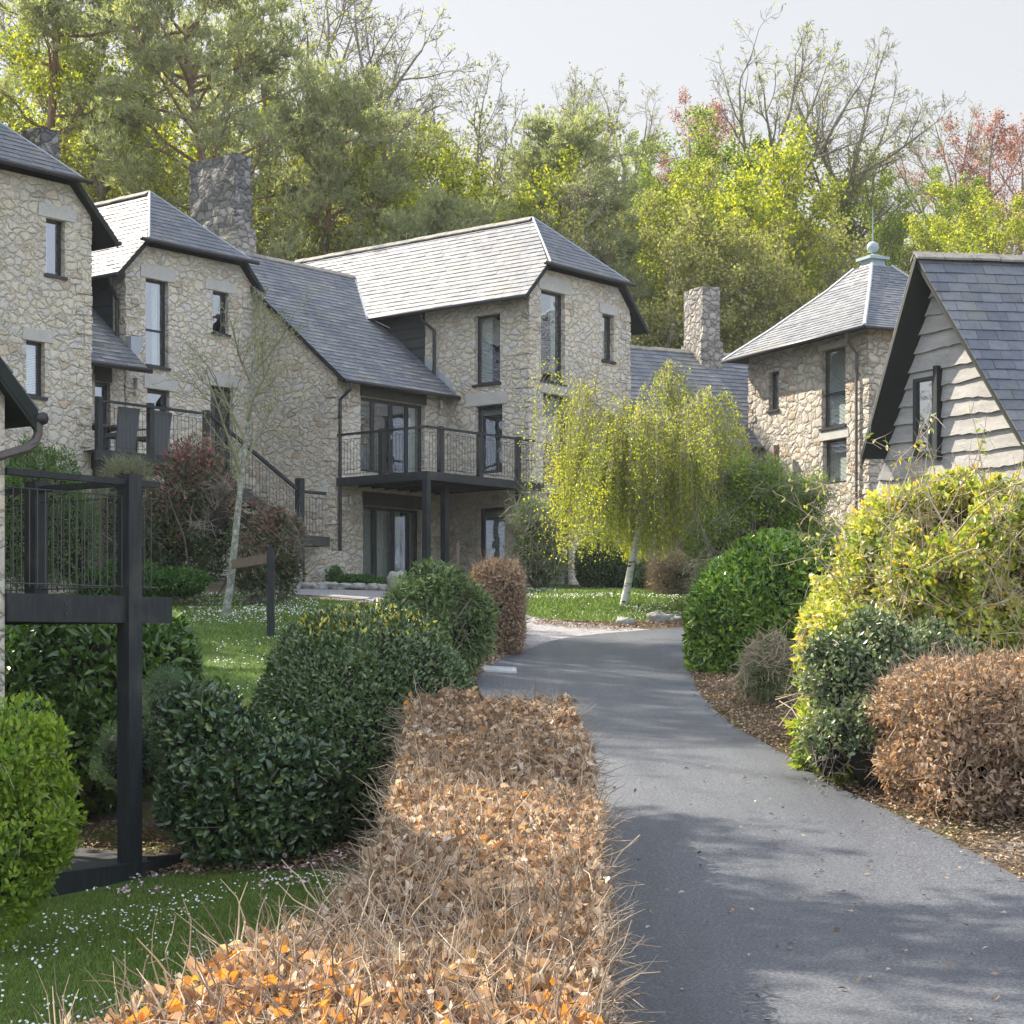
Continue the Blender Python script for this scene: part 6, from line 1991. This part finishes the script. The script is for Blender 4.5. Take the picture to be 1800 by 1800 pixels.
# weeping birch
b = at(1096, 1056, 39.5); b[2] = gz1(b[0], b[1])
rs = np.random.RandomState(8)
lv = skeleton(rs, b, 4.55, .085, [(14, .52, 1.25, .10, .06, .50), (7, .55, .8, .16, -.06, .25)], (.21, 0), trunk_frac=.90, trunk_wob=.02)
def weep(nm, rs):
    n = 1500
    S, T = sample_on(rs, lv[2][0], n, .1)
    S2, T2 = sample_on(rs, lv[1][0], 450, .45)
    S, T = np.vstack([S, S2]), np.vstack([T, T2]); n = len(S)
    c = np.array([b[0] + 1.1, b[1]])
    rad = np.hypot(S[:, 0] - c[0], S[:, 1] - c[1])
    L = np.clip((S[:, 2] - b[2] - .9) * (.42 + .62 * rs.rand(n)), .3, 3.8) * np.where(S[:, 0] > c[0] + .9, .62, 1)
    P = np.empty((n, 9, 3)); P[:, 0] = S; d = nrm(T * [1, 1, .3] + rs.randn(n, 3) * .3)
    for k in range(1, 9):
        d = nrm(d * .6 + rs.randn(n, 3) * .10 + np.array([0, 0, -.62]))
        P[:, k] = P[:, k - 1] + d * (L / 8)[:, None]
    nm.tubes(P, np.linspace(.006, .002, 9), 3, 0, cap=False)
    m = 78000
    Q, _ = sample_on(rs, P, m, .0)
    Q = Q + rs.randn(m, 3) * .035
    nm.leaves(Q, rnd_dirs(rs, m) + [0, 0, -.7], rnd_dirs(rs, m), .054 * (.6 + .7 * rs.rand(m)), .038, 1, np.clip(.15 + .7 * rs.rand(m) + .5 * (vnoise(Q[:, 0] + 9, Q[:, 1] + 9, Q[:, 2] + 9, 1.1) - .5), 0, 1), .2)
make_tree("weeping_birch", "weeping birch with white trunk and bright yellow green hanging leaves", "tree", b, lv, 'birch_bark', 'birch', 0, extra=weep, crown_bark='twig', seed=9)

# prototypes for the wood: built at the origin, then placed
def proto_bare(seed, H, spread=.5, ivy=False, leafy=0, fine=4, trunk=.62):
    rs = np.random.RandomState(seed)
    return skeleton(rs, (0, 0, -.5), H, H * .018, [(8, .62, spread, .10, .10, .38), (5, .55, .62, .15, .05, .25), (4, .58, .65, .18, .04, .2), (4, .58, .7, .2, .03, .15), (fine, .6, .7, .22, .02, .1)], (rs.uniform(-.1, .1), 0), K=6, trunk_frac=trunk)


LIB = {}
def lib(key, root):
    LIB[key] = root
    return root


USED = {}
def place(key, label, px, Y, top=None, rz=0, s=None, group=None, X=None):
    """stand a tree of this kind on the hill so that its top reaches photo row `top`"""
    x = (px - CX) / F * Y if X is None else X
    z = gz1(x, Y) - .1
    if s is None: s = ((HY - top) / F * Y - z) / HT[key]
    root = LIB[key]
    if key not in USED:
        USED[key] = 1
        root.location = (x, Y, z); root.rotation_euler = (0, 0, rz); root.scale = (s, s, s)
        root["label"] = label
        if group: root["group"] = group
        return root
    return copy_thing(root, (x, Y, z), rz, s, label, group)


HT = {}
def top_of(root):
    z = -9
    for c in root.children:
        n = len(c.data.vertices); a = np.empty(n * 3, np.float32); c.data.vertices.foreach_get("co", a); z = max(z, np.percentile(a[2::3], 99.9))
    return float(z)


def ivy_extra(lv, n, zmax):
    def f(nm, rs):
        P, T = sample_on(rs, lv[0][0], n, .0)
        P2, T2 = sample_on(rs, lv[1][0], n, .0)
        P = np.vstack([P, P2[P2[:, 2] < zmax]]); k = len(P)
        d = rnd_dirs(rs, k)
        P = P + d * (.25 + .25 * rs.rand(k))[:, None]
        nm.leaves(P, rnd_dirs(rs, k), d, .13, .11, 1, rs.rand(k) * .6, .2)
    return f


def lib_tree(key, name, cat, lv, bark, leafmat, nleaf, **k):
    r = make_tree(name, "", cat, (0, 0, 0), lv, bark, leafmat, nleaf, **k)
    LIB[key] = r; HT[key] = top_of(r)


lv = proto_bare(41, 15, .5); lib_tree('bare1', "bare_tree", "tree", lv, 'bark', 'wood_olive', 1200, leaf=(.08, .05), scat=.05, trunk_levels=2, minr=.007, extra=ivy_extra(lv, 1800, 9), seed=1)
lv = proto_bare(42, 15, .62); lib_tree('bare2', "bare_tree", "tree", lv, 'bark', 'wood_lime', 2500, leaf=(.07, .05), scat=.08, trunk_levels=2, minr=.007, seed=2)
lv = proto_bare(43, 13, .7); lib_tree('bare3', "bare_tree", "tree", lv, 'bark', 'wood_olive', 2500, leaf=(.08, .05), scat=.08, trunk_levels=2, minr=.007, extra=ivy_extra(lv, 3000, 12), seed=3)
for i, (key, mt, H, n) in enumerate((('leafy1', 'wood_lime', 13, 22000), ('leafy2', 'wood_green', 12, 22000), ('leafy3', 'wood_lime', 10, 18000), ('copper', 'copper', 13, 9000), ('olive', 'wood_olive', 11, 18000))):
    rs_ = np.random.RandomState(60 + i)
    lv = skeleton(rs_, (0, 0, -.5), H, H * .016, [(10, .5, .7, .12, .06, .22), (6, .5, .7, .16, .03, .2), (5, .55, .7, .2, .0, .2), (3, .6, .8, .2, 0, .1)], (rs_.uniform(-.08, .08), 0), K=6, trunk_frac=.8)
    lib_tree(key, "leafy_tree" if key != 'copper' else "copper_beech", "tree", lv, 'bark', mt, n, leaf=(.13, .09), scat=.16, trunk_levels=2, minr=.006, seed=6 + i, hang=.3)


def pine(key, seed, H, wid, t0, nb, dens=1.0):
    rs = np.random.RandomState(seed)
    P, _ = wiggle(rs, np.array([[0, 0, -.5]]), np.array([[rs.uniform(-.06, .06), 0, 1.0]]), H, 14, .035, .05)
    R = np.linspace(H * .017, H * .004, 14)[None]
    t = t0 + (1 - t0) * np.sort(rs.rand(nb)) ** .9
    k = np.clip(t * 13, 0, 12.99); i0 = k.astype(int); fr = (k - i0)[:, None]
    S = P[0, i0] * (1 - fr) + P[0, i0 + 1] * fr
    az = np.arange(nb) * 2.4 + rs.rand(nb)
    prof = np.sin(np.clip((t - t0) / (1 - t0) * .85 + .18, 0, 1) * math.pi) ** .7
    L = wid * (.35 + .75 * prof) * (.6 + .6 * rs.rand(nb))
    D = np.column_stack([np.cos(az), np.sin(az), .12 + .5 * (t - t0) + rs.randn(nb) * .12])
    B1, _ = wiggle(rs, S, D, L, 7, .14, .05)
    R1 = np.linspace(.5, .15, 7)[None] * (H * .008) * np.ones((nb, 1))
    S2, T2 = sample_on(rs, B1, nb * 7, .35)
    B2, _ = wiggle(rs, S2, nrm(T2 + rnd_dirs(rs, nb * 7) * .8 + UPZ * .15), wid * .32 * (.5 + rs.rand(nb * 7)), 5, .18, .05)
    R2 = np.linspace(.018, .007, 5)[None] * np.ones((nb * 7, 1))
    def ex(nm, rs):
        n = int(nb * 7 * 24 * dens)
        C, T = sample_on(rs, B2, n, .3)
        C = C + rs.randn(n, 3) * np.array([.26, .26, .10])
        per = 8
        ax = nrm(T * .8 + UPZ * .5 + rs.randn(n, 3) * .3)
        CC = np.repeat(C, per, 0); AA = np.repeat(ax, per, 0)
        m = len(CC)
        D = nrm(AA + rnd_dirs(rs, m) * .9)
        r = np.repeat(rs.rand(n), per) * .6 + rs.rand(m) * .4
        nm.leaves(CC + AA * (rs.rand(m) * .16)[:, None], D, rnd_dirs(rs, m), .17 + .10 * rs.rand(m), .045, 1, r, .0)
    lib_tree(key, "pine_tree", "tree", [(P, R), (B1, R1), (B2, R2)], 'pine_bark', 'pine', 0, trunk_levels=1, extra=ex, sides=(9, 5, 3, 3, 3, 3), crown_bark='pine_bark', seed=seed)


pine('pine1', 71, 17, 5.0, .28, 46, 1.25)
pine('pine2', 72, 14, 2.9, .42, 40, 1.1)
pine('pine3', 73, 20, 3.2, .62, 26, .8)

WG = "trees of the wooded hill"
TREES = [
 ('pine3', "tall straight pine with a bare reddish trunk above the leftmost roof", 25, 70, -120, 0),
 ('pine1', "broad old pine with grey green needle clouds above the dark chimney", 385, 70, -60, .4),
 ('pine1', "lower spreading pine right of the broad old pine, branches reaching over the middle roof", 545, 70, 140, 2.2),
 ('pine2', "conical grey green pine in the middle, directly above the hipped gable", 1045, 73, 186, 0),
 ('pine2', "small dark young pine low behind the long sunlit ridge", 830, 66, 345, 1.2),
 ('bare1', "tall bare tree with ivied trunk and forked top against the sky", 765, 76, -40, 0),
 ('bare2', "bare tree behind the right side of the broad pine, crossing the top edge", 520, 80, -90, 1.0),
 ('bare3', "dark bare oak left of the conical pine, its twigs reaching the sky", 885, 82, 110, 0),
 ('bare3', "second dark bare oak just left of the conical pine", 965, 84, 118, 2.1),
 ('bare2', "slender bare tree showing above the conical pine", 1080, 92, 128, 3.0),
 ('bare2', "large bare tree with fine fan of twigs, tallest at the right", 1360, 84, 40, .5),
 ('bare1', "wide bare tree right of the tallest fan of twigs", 1465, 86, 78, 1.9),
 ('bare2', "grey bare tree beside the copper tree at the right", 1650, 92, 168, 2.6),
 ('bare1', "bare trunk with ivy at the far upper left beside the tall pine", 110, 82, -120, 2.2),
 ('copper', "copper leaved tree at the upper right edge", 1735, 90, 165, 0),
 ('copper', "reddish budding treetop between the lime trees and the tallest bare tree", 1265, 96, 150, 1.4),
 ('leafy1', "lime green tree right of the tall left pine", 150, 74, 60, 0),
 ('leafy1', "yellow green tree behind the broad pine's left side", 245, 84, 40, 1.3),
 ('leafy2', "green tree at the top left corner", 55, 88, 60, .4),
 ('leafy3', "small lime tree lit behind the dark chimney", 500, 76, 250, 0),
 ('leafy1', "yellow green tree left of the ivied bare tree", 655, 80, 190, 2.4),
 ('leafy3', "lime undergrowth tree at the foot of the ivied bare tree", 810, 76, 250, 1.0),
 ('leafy2', "green tree with loose crown above the rear stone chimney", 1160, 82, 190, 1.6),
 ('leafy1', "brightest lime tree right of the conical pine", 1225, 78, 240, 3.1),
 ('leafy3', "lime tree between the rear chimney and the tallest bare tree", 1300, 74, 250, 2.0),
 ('leafy2', "mid green tree right of the two bare fans", 1530, 84, 255, 2.9),
 ('leafy2', "low green tree under the copper tree", 1610, 86, 300, .9),
 ('leafy1', "bright green tree at the right edge below the copper crown", 1790, 72, 300, 4.0),
 ('olive', "olive tree behind the left houses", 200, 72, 240, 0),
 ('leafy3', "lime green tree behind the long sunlit ridge", 700, 72, 290, 1.1),
 ('leafy3', "lime tree behind the hipped gable roof, left of the conical pine", 905, 74, 290, 2.2),
 ('olive', "olive tree above the rear slate roof", 1150, 68, 340, 3.3),
 ('olive', "olive tree in the gap left of the tower house", 1290, 68, 380, 4.1),
 ('olive', "olive scrub tree behind the tower's ball finial", 1440, 74, 345, 5.0),
 ('olive', "small olive tree behind the broad pine's lower branches", 600, 76, 260, 5.6),
 ('bare3', "twiggy bare thorn above the ridge right end", 1010, 70, 300, 1.0),
 ('bare3', "pale twiggy tree behind the tower roof", 1400, 72, 330, 4.4),
 ('leafy2', "green tree behind the second house", 340, 80, 230, 2.5),
 ('leafy3', "lime tree high on the hill behind the broad pine's right side", 610, 92, 190, 4.9),
 ('leafy1', "distant lime tree on the skyline between the dark oaks", 930, 98, 290, 5.5),
 ('leafy2', "distant green tree on the skyline right of the conical pine", 1110, 100, 240, .2),
 ('bare2', "distant grey treetop left of the ivied bare tree", 700, 98, 120, 4.0),
 ('copper', "purplish far tree beyond the right edge of the copper crown", 1800, 98, 200, 3.2),
 ('bare1', "far bare tree right of the mid green tree", 1580, 98, 250, 5.2),
]
for (key, lb, px, Y, top, rz) in TREES:
    place(key, lb, px, Y, top, rz, group=WG)
# trees standing left of the view: they throw the soft shade on the lawns and the drive
for (key, lb, x, Y, s, rz) in (('leafy2', "leafy tree outside the left edge shading the foreground drive", -13.2, 20.9, 1.42, 2.0), ('leafy3', "small leafy tree outside the left edge by the near house", -9.6, 12.6, .95, 4.4),
                               ('bare1', "bare tree outside the left edge, beyond the platform", -16, 27, 1.0, 1.0), ('bare2', "bare tree outside the left edge behind the near roof", -15.5, 33.5, 1.35, 2.7), ('bare3', "twiggy bare tree outside the left edge near the leftmost house", -19.5, 36, 1.1, .3),
                               ('leafy1', "leafy tree outside the left edge behind the leftmost house", -21, 45, 1.8, .9), ('pine1', "pine outside the left edge high behind the leftmost house", -27, 49, 1.0, 1.7)):
    place(key, lb, 0, Y, None, rz, s, group="trees left of the view", X=x)

# ------------------------------------------------------------------ understory of the hill
rs = np.random.RandomState(91)
n = 1700
X = rs.uniform(-40, 48, n); Y = 59.5 + 45 * rs.rand(n) ** 1.25
keep = np.abs(X) < Y * .34 + 3
X, Y = X[keep], Y[keep]; n = len(X)
Z = gz(X, Y)
hh = 1.2 + 3.0 * rs.rand(n) * (.5 + vnoise(X + 90, Y, 0, .2))
nm = NM()
per = 95
C = np.repeat(np.column_stack([X, Y, Z + hh * .45]), per, 0); HH = np.repeat(hh, per)
m = len(C)
d = rnd_dirs(rs, m) * (rs.rand(m) ** .4)[:, None]
P = C + d * np.column_stack([HH * .55, HH * .5, HH * .6])
pat = vnoise(C[:, 0] + 90, C[:, 1] + 90, 0, .13)
r = np.clip(pat * 1.15 - .1 + rs.rand(m) * .45 - .2 + np.where(rs.rand(m) < .12, .35, 0), 0, 1)
nm.leaves(P, rnd_dirs(rs, m), rnd_dirs(rs, m) + UPZ * .4, .12 + .12 * rs.rand(m), .07, 1, r, .2)
k = 9
P0 = np.repeat(np.column_stack([X, Y, Z]), k, 0) + rs.randn(n * k, 3) * [.7, .6, 0]
PP, _ = wiggle(rs, P0, np.column_stack([rs.randn(n * k, 2) * .35, np.ones(n * k)]), np.repeat(hh, k) * (.7 + .7 * rs.rand(n * k)), 6, .2)
nm.tubes(PP, np.linspace(.022, .008, 6), 3, 0, cap=False)
S, T = sample_on(rs, PP, n * k * 2, .3)
P2_, _ = wiggle(rs, S, nrm(T + rnd_dirs(rs, len(S)) * .8), .4 + .6 * rs.rand(len(S)), 4, .25)
nm.tubes(P2_, np.array([.011, .009, .007, .005]), 3, 0, cap=False)
nm.build("undergrowth", [M['twig'], LM['scrub']], kind="stuff", label="tangled bare and olive undergrowth covering the hill behind the houses")
# pale yellow coppice at the right
n = 1500
X = rs.uniform(14, 33, n); Y = rs.uniform(66, 74, n); Z = gz(X, Y)
P0 = np.column_stack([X, Y, Z])
PP, _ = wiggle(rs, P0, np.column_stack([rs.randn(n, 2) * .16, np.ones(n)]), rs.uniform(4.5, 7.8, n), 8, .08)
nm = NM(); nm.tubes(PP, np.linspace(.03, .008, 8), 3, 0, cap=False)
S, T = sample_on(rs, PP, n * 8, .3)
P2_, _ = wiggle(rs, S, nrm(T + rnd_dirs(rs, len(S)) * .5), .5 + .8 * rs.rand(len(S)), 4, .15)
nm.tubes(P2_, np.array([.012, .010, .008, .005]), 3, 0, cap=False)
S, T = sample_on(rs, P2_, 30000, .2)
nm.leaves(S + rs.randn(30000, 3) * .06, rnd_dirs(rs, 30000), rnd_dirs(rs, 30000), .08, .05, 1, .5 + .5 * rs.rand(30000), .2)
nm.build("coppice_thicket", [M['twig_pale'], LM['scrub']], kind="stuff", label="pale yellow thicket of upright leafless stems behind the tower house")
# ------------------------------------------------------------------ faint spring haze
hm = bpy.data.materials.new("haze"); hm.use_nodes = True
hn = hm.node_tree; hn.nodes.remove(hn.nodes["Principled BSDF"])
pv = hn.nodes.new("ShaderNodeVolumePrincipled")
pv.inputs["Color"].default_value = (.93, .95, 1, 1); pv.inputs["Density"].default_value = .0003; pv.inputs["Anisotropy"].default_value = .2
hn.links.new(pv.outputs[0], hn.nodes["Material Output"].inputs["Volume"])
nm = NM(); nm.obox([-150, -60, -4], [300, 0, 0], [0, 300, 0], [0, 0, 60])
nm.build("haze", hm, kind="stuff", label="thin pale haze in the valley air")
